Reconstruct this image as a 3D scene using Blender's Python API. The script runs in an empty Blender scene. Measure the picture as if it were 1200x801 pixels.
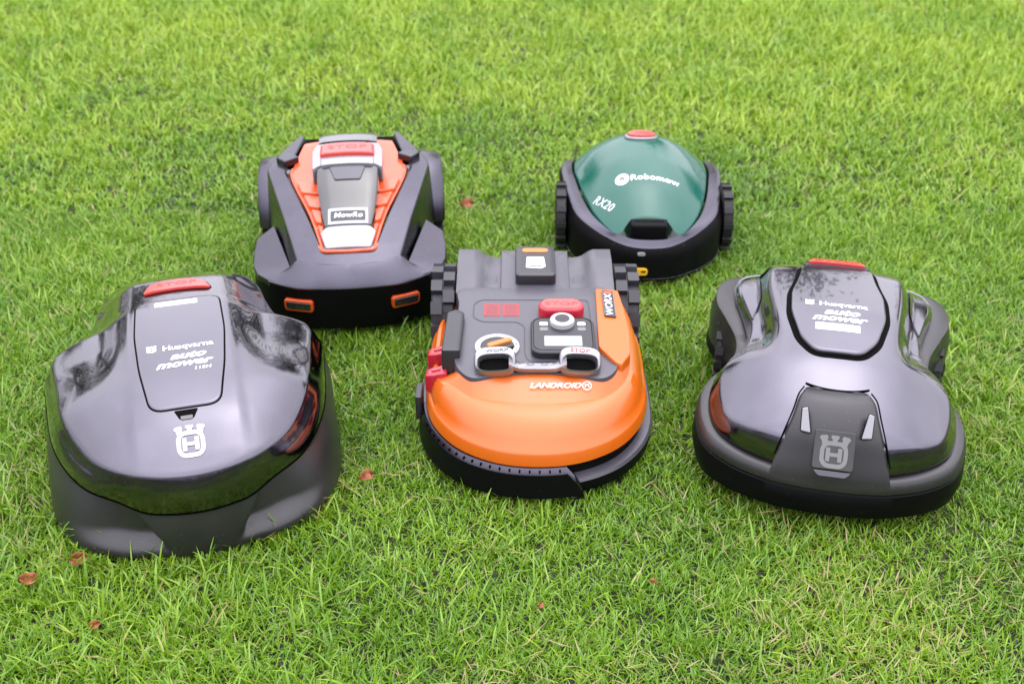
import bpy, bmesh, math, random
import numpy as np
from mathutils import Vector, Matrix
R = math.radians
random.seed(7)
rng = np.random.default_rng(7)
S = bpy.context.scene

# ------------------------------------------------------------------ camera
cd = bpy.data.cameras.new('camera')
cam = bpy.data.objects.new('camera', cd)
S.collection.objects.link(cam)
cam.location = (0, 0, 1.24)
cam.rotation_euler = (R(90 - 31.1), 0, 0)
cd.sensor_width = 36
cd.lens = 40
cd.clip_start = .05
cd.clip_end = 900
cd.dof.use_dof = True
cd.dof.focus_distance = 1.78
cd.dof.aperture_fstop = 5.0
S.camera = cam

# ------------------------------------------------------------------ world: bright overcast sky
SUN_EL, SUN_AZ = 72, 20            # azimuth measured from +Y (away from camera) towards +X
w = bpy.data.worlds.new('World'); S.world = w; w.use_nodes = True
wt = w.node_tree; wt.nodes.clear()
o = wt.nodes.new('ShaderNodeOutputWorld'); bg = wt.nodes.new('ShaderNodeBackground')
sky = wt.nodes.new('ShaderNodeTexSky'); sky.sky_type = 'NISHITA'; sky.sun_disc = False
sky.sun_elevation = R(SUN_EL); sky.sun_rotation = R(SUN_AZ)
sky.air_density = 1.0; sky.dust_density = 4.0; sky.ozone_density = 1.0
hs = wt.nodes.new('ShaderNodeHueSaturation'); hs.inputs['Saturation'].default_value = .22
tc = wt.nodes.new('ShaderNodeTexCoord')
cn = wt.nodes.new('ShaderNodeTexNoise'); cn.inputs['Scale'].default_value = 2.2; cn.inputs['Detail'].default_value = 5
cr = wt.nodes.new('ShaderNodeMapRange')
cr.inputs['From Min'].default_value = .3; cr.inputs['From Max'].default_value = .7
cr.inputs['To Min'].default_value = .86; cr.inputs['To Max'].default_value = 1.16
mx = wt.nodes.new('ShaderNodeMix'); mx.data_type = 'RGBA'; mx.blend_type = 'MIX'
mx.inputs['Factor'].default_value = .72
mx.inputs[7].default_value = (8.9, 8.65, 9.9, 1)          # the cloud layer
ml = wt.nodes.new('ShaderNodeMix'); ml.data_type = 'RGBA'; ml.blend_type = 'MULTIPLY'; ml.inputs['Factor'].default_value = 1
L_ = wt.links.new
L_(sky.outputs[0], hs.inputs['Color']); L_(hs.outputs[0], mx.inputs[6]); L_(tc.outputs['Generated'], cn.inputs['Vector'])
L_(cn.outputs['Fac'], cr.inputs['Value']); L_(mx.outputs[2], ml.inputs[6]); L_(cr.outputs[0], ml.inputs[7])
sz = wt.nodes.new('ShaderNodeSeparateXYZ'); L_(tc.outputs['Generated'], sz.inputs[0])
cz_ = wt.nodes.new('ShaderNodeMapRange'); L_(sz.outputs['Z'], cz_.inputs['Value'])              # overcast: zenith brighter than horizon
cz_.inputs['From Min'].default_value = 0; cz_.inputs['From Max'].default_value = 1; cz_.inputs['To Min'].default_value = .43; cz_.inputs['To Max'].default_value = 1.36
mz = wt.nodes.new('ShaderNodeMix'); mz.data_type = 'RGBA'; mz.blend_type = 'MULTIPLY'; mz.inputs['Factor'].default_value = 1
L_(ml.outputs[2], mz.inputs[6]); L_(cz_.outputs[0], mz.inputs[7]); L_(mz.outputs[2], bg.inputs['Color']); L_(bg.outputs[0], o.inputs['Surface'])
bg.inputs['Strength'].default_value = .13

sd = bpy.data.lights.new('sun', 'SUN'); sd.energy = .6; sd.angle = R(150); sd.color = (1, .97, .92)
sun = bpy.data.objects.new('sun', sd); S.collection.objects.link(sun)
az, el = R(SUN_AZ), R(SUN_EL)
dv = Vector((math.sin(az)*math.cos(el), math.cos(az)*math.cos(el), math.sin(el)))
sun.rotation_euler = dv.to_track_quat('Z', 'Y').to_euler()
sun.location = dv*20

S.view_settings.view_transform = 'Standard'; S.view_settings.look = 'None'
S.view_settings.exposure = 1.26; S.view_settings.gamma = 1
S.view_settings.use_curve_mapping = False
S.render.engine = 'CYCLES'
S.cycles.max_bounces = 5; S.cycles.diffuse_bounces = 3; S.cycles.glossy_bounces = 3; S.cycles.transmission_bounces = 3; S.cycles.transparent_max_bounces = 4
S.cycles.use_denoising = True

# ------------------------------------------------------------------ materials
M = {}
def mat(name, base, rough=.5, metal=0., coat=0., coat_rough=.03, bump=0., bscale=900., dust=0., dscale=140., mottle=.0, spec=.5, ior=1.5):
    m = bpy.data.materials.new(name); m.use_nodes = True
    t = m.node_tree; b = t.nodes['Principled BSDF']
    b.inputs['Base Color'].default_value = (*base, 1); b.inputs['Roughness'].default_value = rough
    b.inputs['Metallic'].default_value = metal; b.inputs['Coat Weight'].default_value = coat
    b.inputs['Coat Roughness'].default_value = coat_rough; b.inputs['IOR'].default_value = ior; b.inputs['Coat IOR'].default_value = 1.5; b.inputs['Specular IOR Level'].default_value = spec
    g = t.nodes.new('ShaderNodeTexCoord')
    col = None
    if mottle:
        n = t.nodes.new('ShaderNodeTexNoise'); n.inputs['Scale'].default_value = 14; n.inputs['Detail'].default_value = 6
        t.links.new(g.outputs['Object'], n.inputs['Vector'])
        mr = t.nodes.new('ShaderNodeMapRange'); mr.inputs['From Min'].default_value = .3; mr.inputs['From Max'].default_value = .7
        mr.inputs['To Min'].default_value = 1-mottle; mr.inputs['To Max'].default_value = 1+mottle
        t.links.new(n.outputs['Fac'], mr.inputs['Value'])
        mm = t.nodes.new('ShaderNodeMix'); mm.data_type = 'RGBA'; mm.blend_type = 'MULTIPLY'; mm.inputs['Factor'].default_value = 1
        mm.inputs[6].default_value = (*base, 1); t.links.new(mr.outputs[0], mm.inputs[7]); col = mm.outputs[2]
        rr = t.nodes.new('ShaderNodeMapRange'); rr.inputs['To Min'].default_value = max(.01, rough*.75); rr.inputs['To Max'].default_value = min(1, rough*1.25)
        t.links.new(n.outputs['Fac'], rr.inputs['Value']); t.links.new(rr.outputs[0], b.inputs['Roughness'])
    if dust:
        v = t.nodes.new('ShaderNodeTexVoronoi'); v.inputs['Scale'].default_value = dscale; v.inputs['Randomness'].default_value = 1
        t.links.new(g.outputs['Object'], v.inputs['Vector'])
        c1 = t.nodes.new('ShaderNodeMath'); c1.operation = 'LESS_THAN'; c1.inputs[1].default_value = .11
        t.links.new(v.outputs['Distance'], c1.inputs[0])
        sx = t.nodes.new('ShaderNodeSeparateColor'); t.links.new(v.outputs['Color'], sx.inputs[0])
        c2 = t.nodes.new('ShaderNodeMath'); c2.operation = 'LESS_THAN'; c2.inputs[1].default_value = dust
        t.links.new(sx.outputs[0], c2.inputs[0])
        pr = t.nodes.new('ShaderNodeMath'); pr.operation = 'MULTIPLY'; t.links.new(c1.outputs[0], pr.inputs[0]); t.links.new(c2.outputs[0], pr.inputs[1])
        k = t.nodes.new('ShaderNodeMath'); k.operation = 'MULTIPLY'; k.inputs[1].default_value = .40; t.links.new(pr.outputs[0], k.inputs[0])
        dm = t.nodes.new('ShaderNodeMix'); dm.data_type = 'RGBA'; dm.inputs[7].default_value = (.45, .43, .4, 1)
        if col: t.links.new(col, dm.inputs[6])
        else: dm.inputs[6].default_value = (*base, 1)
        t.links.new(k.outputs[0], dm.inputs['Factor']); col = dm.outputs[2]
    if col: t.links.new(col, b.inputs['Base Color'])
    if bump:
        n2 = t.nodes.new('ShaderNodeTexNoise'); n2.inputs['Scale'].default_value = bscale; n2.inputs['Detail'].default_value = 2
        t.links.new(g.outputs['Object'], n2.inputs['Vector'])
        bp = t.nodes.new('ShaderNodeBump'); bp.inputs['Strength'].default_value = bump; bp.inputs['Distance'].default_value = .0005
        t.links.new(n2.outputs['Fac'], bp.inputs['Height']); t.links.new(bp.outputs[0], b.inputs['Normal'])
    M[name] = m
    return m

mat('gloss_charcoal', (.086, .081, .104), .14, 1., 1., .008, dust=.05, dscale=330, mottle=.05)
mat('gloss_black', (.005, .005, .005), .09, 0, .9, .015, dust=.04, dscale=300, mottle=.05, ior=1.55)
mat('matte_charcoal', (.018, .0172, .0182), .34, bump=.25, bscale=1500, dust=.10, dscale=210, mottle=.14, ior=1.55)
mat('matte_black', (.0035, .0035, .004), .45, bump=.25, bscale=1200, dust=.02, dscale=260, mottle=.15, spec=.09)
mat('rubber', (.009, .009, .010), .6, bump=.3, bscale=700, dust=.04, dscale=260, mottle=.2)
mat('rubber_grey', (.030, .029, .035), .5, bump=.3, bscale=700, dust=.04, dscale=260, mottle=.2)
mat('satin_charcoal', (.085, .081, .100), .27, 1., bump=.2, bscale=1500, dust=.03, dscale=300, mottle=.08, ior=1.6)
mat('satin_grey', (.066, .063, .077), .34, bump=.2, bscale=1500, dust=.03, dscale=300, mottle=.06, ior=1.55)
mat('dark_grey', (.018, .017, .021), .34, bump=.2, bscale=1500, mottle=.06, ior=1.55)
mat('seam', (.0015, .0015, .0015), .7, spec=.05)
mat('orange_shell', (.60, .115, .006), .30, 0, .35, .2, dust=.03, mottle=.03)
mat('orange_gloss', (.62, .07, .006), .26, 0, .6, .05, mottle=.04)
mat('orange_soft', (.50, .17, .03), .4)
mat('red_button', (.56, .045, .034), .26, 0, .5, .1, mottle=.05)
mat('red_soft', (.40, .010, .026), .32, 0, .4, .12, mottle=.05)
mat('red_letter', (.46, .030, .022), .4)
mat('red_print', (.32, .03, .035), .5)
mat('green_gloss', (.001, .085, .058), .14, 0, .5, .010, dust=.02, dscale=300, mottle=.04, spec=.25)
mat('green_dark', (.001, .014, .007), .25, 0, .5, .05)
mat('silver', (.30, .295, .31), .28, .85, mottle=.05)
mat('silver_paint', (.28, .28, .30), .3, .6, .3, .1, mottle=.04)
mat('white_print', (.80, .80, .80), .45)
mat('white_plastic', (.42, .42, .42), .35)
mat('grey_print', (.16, .16, .16), .45)
mat('steel_plate', (.045, .045, .043), .35, .4, dust=.3, dscale=400, mottle=.25)
mat('lamp_glass', (.02, .02, .02), .06, 0, 1., .01)
mat('lens_white', (.24, .24, .26), .12, 0, .8, .02)
mat('screen', (.30, .31, .31), .15, 0, .6, .03)
mat('yellow', (.80, .42, .02), .4)
mat('bark', (.09, .065, .045), .9, bump=.6, bscale=40, mottle=.3)

def leaf_mat(name, c0, c1):
    m = bpy.data.materials.new(name); m.use_nodes = True
    t = m.node_tree; b = t.nodes['Principled BSDF']; b.inputs['Roughness'].default_value = .6
    n = t.nodes.new('ShaderNodeTexNoise'); n.inputs['Scale'].default_value = 1.3; n.inputs['Detail'].default_value = 4
    gg = t.nodes.new('ShaderNodeNewGeometry'); t.links.new(gg.outputs['Position'], n.inputs['Vector'])
    r = t.nodes.new('ShaderNodeValToRGB'); r.color_ramp.elements[0].position = .3; r.color_ramp.elements[1].position = .7
    r.color_ramp.elements[0].color = (*c0, 1); r.color_ramp.elements[1].color = (*c1, 1)
    t.links.new(n.outputs['Fac'], r.inputs[0]); t.links.new(r.outputs[0], b.inputs['Base Color'])
    M[name] = m; return m
leaf_mat('tree_leaf', (.035, .06, .012), (.09, .12, .03))

def dead_leaf_mat():
    m = bpy.data.materials.new('dead_leaf'); m.use_nodes = True
    t = m.node_tree; b = t.nodes['Principled BSDF']; b.inputs['Roughness'].default_value = .6
    g = t.nodes.new('ShaderNodeTexCoord'); n = t.nodes.new('ShaderNodeTexNoise'); n.inputs['Scale'].default_value = 160; n.inputs['Detail'].default_value = 5
    t.links.new(g.outputs['Object'], n.inputs['Vector'])
    r = t.nodes.new('ShaderNodeValToRGB'); r.color_ramp.elements[0].position = .35; r.color_ramp.elements[1].position = .65
    r.color_ramp.elements[0].color = (.17, .045, .015, 1); r.color_ramp.elements[1].color = (.36, .13, .045, 1)
    t.links.new(n.outputs['Fac'], r.inputs[0]); t.links.new(r.outputs[0], b.inputs['Base Color'])
    M['dead_leaf'] = m
dead_leaf_mat()

def grass_mat():
    m = bpy.data.materials.new('grass_blade'); m.use_nodes = True
    t = m.node_tree; t.nodes.clear(); N = t.nodes.new; K = t.links.new
    out = N('ShaderNodeOutputMaterial'); pb = N('ShaderNodeBsdfPrincipled'); tr = N('ShaderNodeBsdfTranslucent'); mixs = N('ShaderNodeMixShader')
    at = N('ShaderNodeAttribute'); at.attribute_name = 'tint'
    sp = N('ShaderNodeSeparateColor'); K(at.outputs['Color'], sp.inputs[0])
    geo = N('ShaderNodeNewGeometry'); no = N('ShaderNodeTexNoise'); no.inputs['Scale'].default_value = 2.6; no.inputs['Detail'].default_value = 4
    K(geo.outputs['Position'], no.inputs['Vector'])
    # fac = .45*tint.r + .3*random + .5*(noise-.5)
    a = N('ShaderNodeMath'); a.operation = 'MULTIPLY'; a.inputs[1].default_value = .55; K(sp.outputs[0], a.inputs[0])
    c2 = N('ShaderNodeMath'); c2.operation = 'MULTIPLY_ADD'; c2.inputs[1].default_value = .9; K(no.outputs['Fac'], c2.inputs[0]); K(a.outputs[0], c2.inputs[2])
    d2 = N('ShaderNodeMath'); d2.operation = 'SUBTRACT'; d2.inputs[1].default_value = .22; K(c2.outputs[0], d2.inputs[0])
    r = N('ShaderNodeValToRGB'); e = r.color_ramp.elements
    e[0].position = 0; e[0].color = (.034, .120, .004, 1); e[1].position = 1; e[1].color = (.370, .510, .034, 1)
    q = e.new(.5); q.color = (.160, .325, .012, 1)
    K(d2.outputs[0], r.inputs[0])
    dead = N('ShaderNodeMix'); dead.data_type = 'RGBA'; dead.inputs[7].default_value = (.36, .28, .12, 1)
    K(r.outputs[0], dead.inputs[6]); K(sp.outputs[1], dead.inputs['Factor'])
    # pale blade base
    K(dead.outputs[2], pb.inputs['Base Color']); K(dead.outputs[2], tr.inputs['Color'])
    pb.inputs['Roughness'].default_value = .34; pb.inputs['Specular IOR Level'].default_value = .6
    mixs.inputs[0].default_value = .24; K(pb.outputs[0], mixs.inputs[1]); K(tr.outputs[0], mixs.inputs[2]); K(mixs.outputs[0], out.inputs['Surface'])
    M['grass_blade'] = m
grass_mat()

def soil_mat():
    m = bpy.data.materials.new('lawn_soil'); m.use_nodes = True
    t = m.node_tree; b = t.nodes['Principled BSDF']; b.inputs['Roughness'].default_value = .95
    geo = t.nodes.new('ShaderNodeNewGeometry')
    n = t.nodes.new('ShaderNodeTexNoise'); n.inputs['Scale'].default_value = 60; n.inputs['Detail'].default_value = 8
    n1 = t.nodes.new('ShaderNodeTexNoise'); n1.inputs['Scale'].default_value = 1.5; n1.inputs['Detail'].default_value = 5
    t.links.new(geo.outputs['Position'], n.inputs['Vector']); t.links.new(geo.outputs['Position'], n1.inputs['Vector'])
    r = t.nodes.new('ShaderNodeValToRGB'); r.color_ramp.elements[0].position = .35; r.color_ramp.elements[1].position = .68
    r.color_ramp.elements[0].color = (.008, .013, .003, 1); r.color_ramp.elements[1].color = (.050, .062, .014, 1)
    q = r.color_ramp.elements.new(.5); q.color = (.022, .028, .008, 1)
    mixn = t.nodes.new('ShaderNodeMath'); mixn.operation = 'MULTIPLY_ADD'; mixn.inputs[1].default_value = .5
    t.links.new(n.outputs['Fac'], mixn.inputs[0])
    h = t.nodes.new('ShaderNodeMath'); h.operation = 'MULTIPLY'; h.inputs[1].default_value = .5; t.links.new(n1.outputs['Fac'], h.inputs[0])
    t.links.new(h.outputs[0], mixn.inputs[2]); t.links.new(mixn.outputs[0], r.inputs[0]); t.links.new(r.outputs[0], b.inputs['Base Color'])
    bp = t.nodes.new('ShaderNodeBump'); bp.inputs['Strength'].default_value = .8; bp.inputs['Distance'].default_value = .01
    t.links.new(n.outputs['Fac'], bp.inputs['Height']); t.links.new(bp.outputs[0], b.inputs['Normal'])
    M['lawn_soil'] = m
soil_mat()

# ------------------------------------------------------------------ mesh helpers
def link(name, me, parent=None):
    ob = bpy.data.objects.new(name, me); S.collection.objects.link(ob)
    if parent: ob.parent = parent
    return ob
def make(name, verts, faces, material, parent=None, smooth=True, angle=35):
    me = bpy.data.meshes.new(name)
    me.from_pydata([tuple(map(float, v)) for v in verts], [], [tuple(map(int, f)) for f in faces])
    bm = bmesh.new(); bm.from_mesh(me)
    bmesh.ops.remove_doubles(bm, verts=bm.verts, dist=1e-6)
    bmesh.ops.recalc_face_normals(bm, faces=bm.faces)
    bm.to_mesh(me); bm.free()
    if smooth:
        me.shade_smooth(); me.set_sharp_from_angle(angle=R(angle))
    me.materials.append(M[material])
    return link(name, me, parent)
class MB:
    """collects several shapes of ONE piece"""
    def __init__(s): s.v = []; s.f = []
    def add(s, v, f):
        n = len(s.v); s.v += [tuple(p) for p in v]; s.f += [tuple(i+n for i in q) for q in f]; return s
    def build(s, name, material, parent=None, smooth=True, angle=35): return make(name, s.v, s.f, material, parent, smooth, angle)
def thing(name, label, cat, loc, yaw, group=None):
    e = bpy.data.objects.new(name, None); S.collection.objects.link(e); e.empty_display_size = .1
    e.location = loc; e.rotation_euler = (0, 0, R(yaw)); e['label'] = label; e['category'] = cat
    if group: e['group'] = group
    return e
def sst(a, b, x):
    t = np.clip((np.asarray(x, float)-a)/(b-a), 0, 1); return t*t*(3-2*t)
def gau(x, s): return np.exp(-(np.asarray(x, float)/s)**2)
def ci(x, xs, ys):
    """monotone cubic interpolation"""
    xs = np.array(xs, float); ys = np.array(ys, float); h = np.diff(xs); d = np.diff(ys)/h
    m = np.zeros(len(xs)); m[0] = d[0]; m[-1] = d[-1]
    for i in range(1, len(xs)-1):
        m[i] = 0 if d[i-1]*d[i] <= 0 else 2*d[i-1]*d[i]/(d[i-1]+d[i])
    x = np.clip(np.asarray(x, float), xs[0], xs[-1]); i = np.clip(np.searchsorted(xs, x, 'right')-1, 0, len(xs)-2)
    t = (x-xs[i])/h[i]
    return (ys[i]*(1+2*t)*(1-t)**2 + m[i]*h[i]*t*(1-t)**2 + ys[i+1]*t*t*(3-2*t) + m[i+1]*h[i]*t*t*(t-1))
def crom(P, n, closed=False):
    P = np.array(P, float); k = len(P); out = []
    segs = k if closed else k-1
    for i in range(segs):
        p1, p2 = P[i], P[(i+1) % k]
        p0 = P[i-1] if (closed or i > 0) else 2*p1-p2
        p3 = P[(i+2) % k] if (closed or i+2 < k) else 2*p2-p1
        d1 = max(np.linalg.norm(p1-p0)**.5, 1e-6); d2 = max(np.linalg.norm(p2-p1)**.5, 1e-6); d3 = max(np.linalg.norm(p3-p2)**.5, 1e-6)
        m1 = (p1-p0)/d1-(p2-p0)/(d1+d2)+(p2-p1)/d2; m2 = (p2-p1)/d2-(p3-p1)/(d2+d3)+(p3-p2)/d3
        m1 *= d2; m2 *= d2
        for j in range(n):
            t = j/n
            out.append((2*t**3-3*t**2+1)*p1+(t**3-2*t**2+t)*m1+(-2*t**3+3*t**2)*p2+(t**3-t**2)*m2)
    if not closed: out.append(P[-1])
    return np.array(out)
def sym(half, n=10):
    """closed loop from the right half (front centre ... rear centre), mirrored in x"""
    H = [tuple(p) for p in half]
    full = H + [(-p[0],)+tuple(p[1:]) for p in H[-2:0:-1]]
    return crom(full, n, True)
def asym(right, left, n=10):
    return crom([tuple(p) for p in right]+[tuple(p) for p in left[::-1]], n, True)
def with_z(loop2, f, dz=0.):
    return np.column_stack([loop2[:, 0], loop2[:, 1], f(loop2[:, 0], loop2[:, 1])+dz])
def loft(rings, cap_last=False, cap_first=False):
    n = len(rings[0]); v = np.vstack(rings); f = []
    for k in range(len(rings)-1):
        for i in range(n):
            j = (i+1) % n
            f.append((k*n+i, k*n+j, (k+1)*n+j, (k+1)*n+i))
    v = [tuple(p) for p in v]
    if cap_last:
        c = len(v); v.append(tuple(np.mean(rings[-1], axis=0))); b = (len(rings)-1)*n
        f += [(b+i, b+(i+1) % n, c) for i in range(n)]
    if cap_first:
        c = len(v); v.append(tuple(np.mean(rings[0], axis=0)))
        f += [((i+1) % n, i, c) for i in range(n)]
    return v, f
def lerp_rings(A, B, k, bulge=None):
    out = []
    for t in np.linspace(0, 1, k):
        out.append(A*(1-t)+B*t)
    return out
def inset(loop, d):
    """move a closed xy loop inwards by d (normals from neighbours)"""
    p = loop[:, :2]; t = np.roll(p, -1, 0)-np.roll(p, 1, 0); t /= np.linalg.norm(t, axis=1)[:, None]+1e-9
    nrm = np.column_stack([-t[:, 1], t[:, 0]])
    area = np.sum(p[:, 0]*np.roll(p[:, 1], -1)-np.roll(p[:, 0], -1)*p[:, 1])
    if area < 0: nrm = -nrm
    q = loop.copy(); q[:, :2] = p+nrm*d
    return q
def dome(loop2, f, c, nr=46, first=.985):
    """rings from just inside an outline to its centre, heights from f"""
    c = np.array(c); out = []
    for r in np.linspace(first, .0, nr):
        q = c+(loop2[:, :2]-c)*max(r, 1e-4)
        out.append(with_z(q, f))
    return out
# a "map" takes (u, v, h) and gives a point of the mower
def on(f): return lambda u, v, h: np.column_stack([u, v, f(u, v)+h])
def frame(o, U, V):
    o, U, V = (np.array(a, float) for a in (o, U, V)); U /= np.linalg.norm(U); V -= U*np.dot(U, V); V /= np.linalg.norm(V); N = np.cross(U, V)
    return lambda u, v, h: o+np.outer(u, U)+np.outer(v, V)+np.outer(np.broadcast_to(h, np.shape(u)), N)
def panel_geo(poly, mp, h0, h1, bev=.0015, nr=8, c=None):
    P = np.array(poly, float); c = P.mean(axis=0) if c is None else np.array(c, float)
    ext = np.abs(P-c).max()
    k = max(.5, 1-bev/ext)
    Q = c+(P-c)*k; Q2 = c+(P-c)*(k-.0006/ext)
    rings = [mp(P[:, 0], P[:, 1], h0), mp(P[:, 0], P[:, 1], h1-bev*.8), mp((P*.6+Q*.4)[:, 0], (P*.6+Q*.4)[:, 1], h1-bev*.25), mp(Q[:, 0], Q[:, 1], h1)]
    for r in np.linspace(k-.02, 0, nr):
        q = c+(P-c)*max(r, 1e-4); rings.append(mp(q[:, 0], q[:, 1], h1))
    return loft(rings)
def panel(name, poly, mp, h0, h1, material, parent, bev=.0015, nr=8, c=None):
    v, f = panel_geo(poly, mp, h0, h1, bev, nr, c); return make(name, v, f, material, parent)
def strip_geo(path, width, mp, h, closed=True):
    P = np.array(path, float)
    if closed: t = np.roll(P, -1, 0)-np.roll(P, 1, 0)
    else: t = np.gradient(P, axis=0)
    t /= np.linalg.norm(t, axis=1)[:, None]+1e-9; n = np.column_stack([-t[:, 1], t[:, 0]])*width/2
    A = P-n; B = P+n; k = len(P)
    a = mp(A[:, 0], A[:, 1], h); b = mp(B[:, 0], B[:, 1], h); v = np.vstack([a, b])
    f = [(i, (i+1) % k, k+(i+1) % k, k+i) for i in range(k if closed else k-1)]
    return v, f
def strip(name, path, width, mp, h, material, parent, closed=True):
    v, f = strip_geo(path, width, mp, h, closed); return make(name, v, f, material, parent)
def rrect(w, h, r, c=(0, 0), n=6, rot=0.):
    pts = []
    for sx, sy, a0 in ((1, 1, 0), (-1, 1, 90), (-1, -1, 180), (1, -1, 270)):
        for i in range(n+1):
            a = R(a0+90*i/n); pts.append((sx*(w/2-r)+r*math.cos(a), sy*(h/2-r)+r*math.sin(a)))
    P = dens(np.array(pts), max(w, h)/10)
    ca, sa = math.cos(R(rot)), math.sin(R(rot))
    return np.column_stack([P[:, 0]*ca-P[:, 1]*sa+c[0], P[:, 0]*sa+P[:, 1]*ca+c[1]])
def dens(P, step):
    out = []
    for i in range(len(P)):
        a, b = P[i], P[(i+1) % len(P)]; k = max(1, int(np.linalg.norm(b-a)/step))
        for j in range(k): out.append(a+(b-a)*j/k)
    return np.array(out)
def rpoly(pts, r=.008, n=5, step=.008):
    """polygon with rounded corners"""
    P = np.array(pts, float); k = len(P); out = []
    for i in range(k):
        a, b, c = P[i-1], P[i], P[(i+1) % k]
        u = a-b; v = c-b; lu, lv = np.linalg.norm(u), np.linalg.norm(v); d = min(r, .45*lu, .45*lv)
        s, e = b+u/lu*d, b+v/lv*d
        for j in range(n+1):
            t = j/n; out.append(s*(1-t)**2+2*b*t*(1-t)+e*t*t)
    return dens(np.array(out), step)
def ell(a, b, c=(0, 0), n=40): return np.array([(c[0]+a*math.cos(2*math.pi*i/n), c[1]+b*math.sin(2*math.pi*i/n)) for i in range(n)])
def box_geo(c, s, rot=None):
    v = [(x*s[0]/2, y*s[1]/2, z*s[2]/2) for z in (-1, 1) for y in (-1, 1) for x in (-1, 1)]
    if rot is not None: v = [tuple(rot @ Vector(p)) for p in v]
    v = [(p[0]+c[0], p[1]+c[1], p[2]+c[2]) for p in v]
    return v, [(0, 2, 3, 1), (4, 5, 7, 6), (0, 1, 5, 4), (2, 6, 7, 3), (0, 4, 6, 2), (1, 3, 7, 5)]
def prism_geo(poly, z0, z1, bev=.003):
    """solid with a rounded top edge; z1 may be a function of x, y"""
    P = np.array(poly, float)
    zt = (lambda x, y: np.full(np.shape(x), float(z1))) if not callable(z1) else z1
    L = np.column_stack([P, np.zeros(len(P))])
    a = L.copy(); a[:, 2] = z0
    b = L.copy(); b[:, 2] = zt(P[:, 0], P[:, 1])-bev
    c = inset(L, bev*.3); c[:, 2] = zt(c[:, 0], c[:, 1])-bev*.3
    d = inset(L, bev); d[:, 2] = zt(d[:, 0], d[:, 1])
    rings = [a, b, c, d]; cc = P.mean(axis=0)
    for r in (.8, .55, .3, .0):
        q = d.copy(); q[:, :2] = cc+(d[:, :2]-cc)*max(r, 1e-4); q[:, 2] = zt(q[:, 0], q[:, 1]); rings.append(q)
    return loft(rings)
_txt = {}
def text_geo(s, size, shear=0., bold=0., align='CENTER', space=1.):
    cu = bpy.data.curves.new('t', 'FONT'); cu.body = s; cu.size = size; cu.shear = shear; cu.offset = bold*size; cu.align_x = align; cu.align_y = 'CENTER'
    cu.space_character = space; cu.resolution_u = 3
    ob = bpy.data.objects.new('t', cu); S.collection.objects.link(ob)
    dg = bpy.context.evaluated_depsgraph_get(); me = ob.evaluated_get(dg).to_mesh()
    v = np.array([p.co[:] for p in me.vertices]); f = [tuple(p.vertices) for p in me.polygons]
    bpy.data.objects.remove(ob); bpy.data.curves.remove(cu)
    return v, f
def text(name, s, mp, c, size, material, parent, h=.0006, rot=0., sx=1., shear=0., bold=0., align='CENTER', space=1.):
    v, f = text_geo(s, size, shear, bold, align, space)
    x = v[:, 0]*sx; y = v[:, 1]; a = R(rot)
    u = x*math.cos(a)-y*math.sin(a)+c[0]; w_ = x*math.sin(a)+y*math.cos(a)+c[1]
    return make(name, mp(u, w_, h), f, material, parent, smooth=False)
def emblem_geo(mp, c, s, h, sy=1.):
    """rounded ring with three crown stubs and a letter H inside; s = width, sy stretches it along v"""
    g = MB(); cx, cy = c
    def q(P): return np.array([(cx+p[0]*s, cy+p[1]*s*sy) for p in P])
    out = rrect(.92, .86, .30, (0, -.12), 8); inn = rrect(.64, .58, .17, (0, -.12), 8)
    k = len(out)
    ang = np.arctan2(out[:, 1]+.12, out[:, 0])
    # sample both at same angles
    def at(P, a):
        b = np.unwrap(np.arctan2(P[:, 1]+.12, P[:, 0])); r = np.hypot(P[:, 0], P[:, 1]+.12)
        o_ = np.argsort(np.mod(b, 2*np.pi)); return np.interp(a, np.mod(b, 2*np.pi)[o_], r[o_], period=2*np.pi)
    A = np.linspace(0, 2*np.pi, 72, endpoint=False); ro, ri = at(out, A), at(inn, A)
    O = q(np.column_stack([ro*np.cos(A), ro*np.sin(A)-.12])); I = q(np.column_stack([ri*np.cos(A), ri*np.sin(A)-.12])); n = len(A)
    v = np.vstack([mp(O[:, 0], O[:, 1], h), mp(I[:, 0], I[:, 1], h)]); g.add(v, [(i, (i+1) % n, n+(i+1) % n, n+i) for i in range(n)])
    def poly(P):
        Q = q(P); g.add(mp(Q[:, 0], Q[:, 1], h+.0001), [tuple(range(len(Q)))])
    poly([(-.27, -.34), (-.13, -.34), (-.13, .10), (-.27, .10)]); poly([(.13, -.34), (.27, -.34), (.27, .10), (.13, .10)]); poly([(-.13, -.18), (.13, -.18), (.13, -.06), (-.13, -.06)])
    poly([(-.08, .28), (.08, .28), (.08, .37), (.13, .41), (.13, .50), (-.13, .50), (-.13, .41), (-.08, .37)])
    for k in (-1, 1):
        poly([(k*.40, .14), (k*.22, .27), (k*.25, .35), (k*.23, .43), (k*.27, .50), (k*.47, .47), (k*.52, .39), (k*.45, .31)])
    return g
def tube_geo(path, rad, n=10):
    P = np.array(path, float); T = np.gradient(P, axis=0); rings = []
    for p, t, r in zip(P, T, np.broadcast_to(rad, len(P))):
        t = t/np.linalg.norm(t); a = np.array([0, 0, 1.]) if abs(t[2]) < .9 else np.array([1., 0, 0]); u = np.cross(t, a); u /= np.linalg.norm(u); w_ = np.cross(t, u)
        rings.append(np.array([p+r*(math.cos(2*math.pi*i/n)*u+math.sin(2*math.pi*i/n)*w_) for i in range(n)]))
    return loft(rings, True, True)
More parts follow.
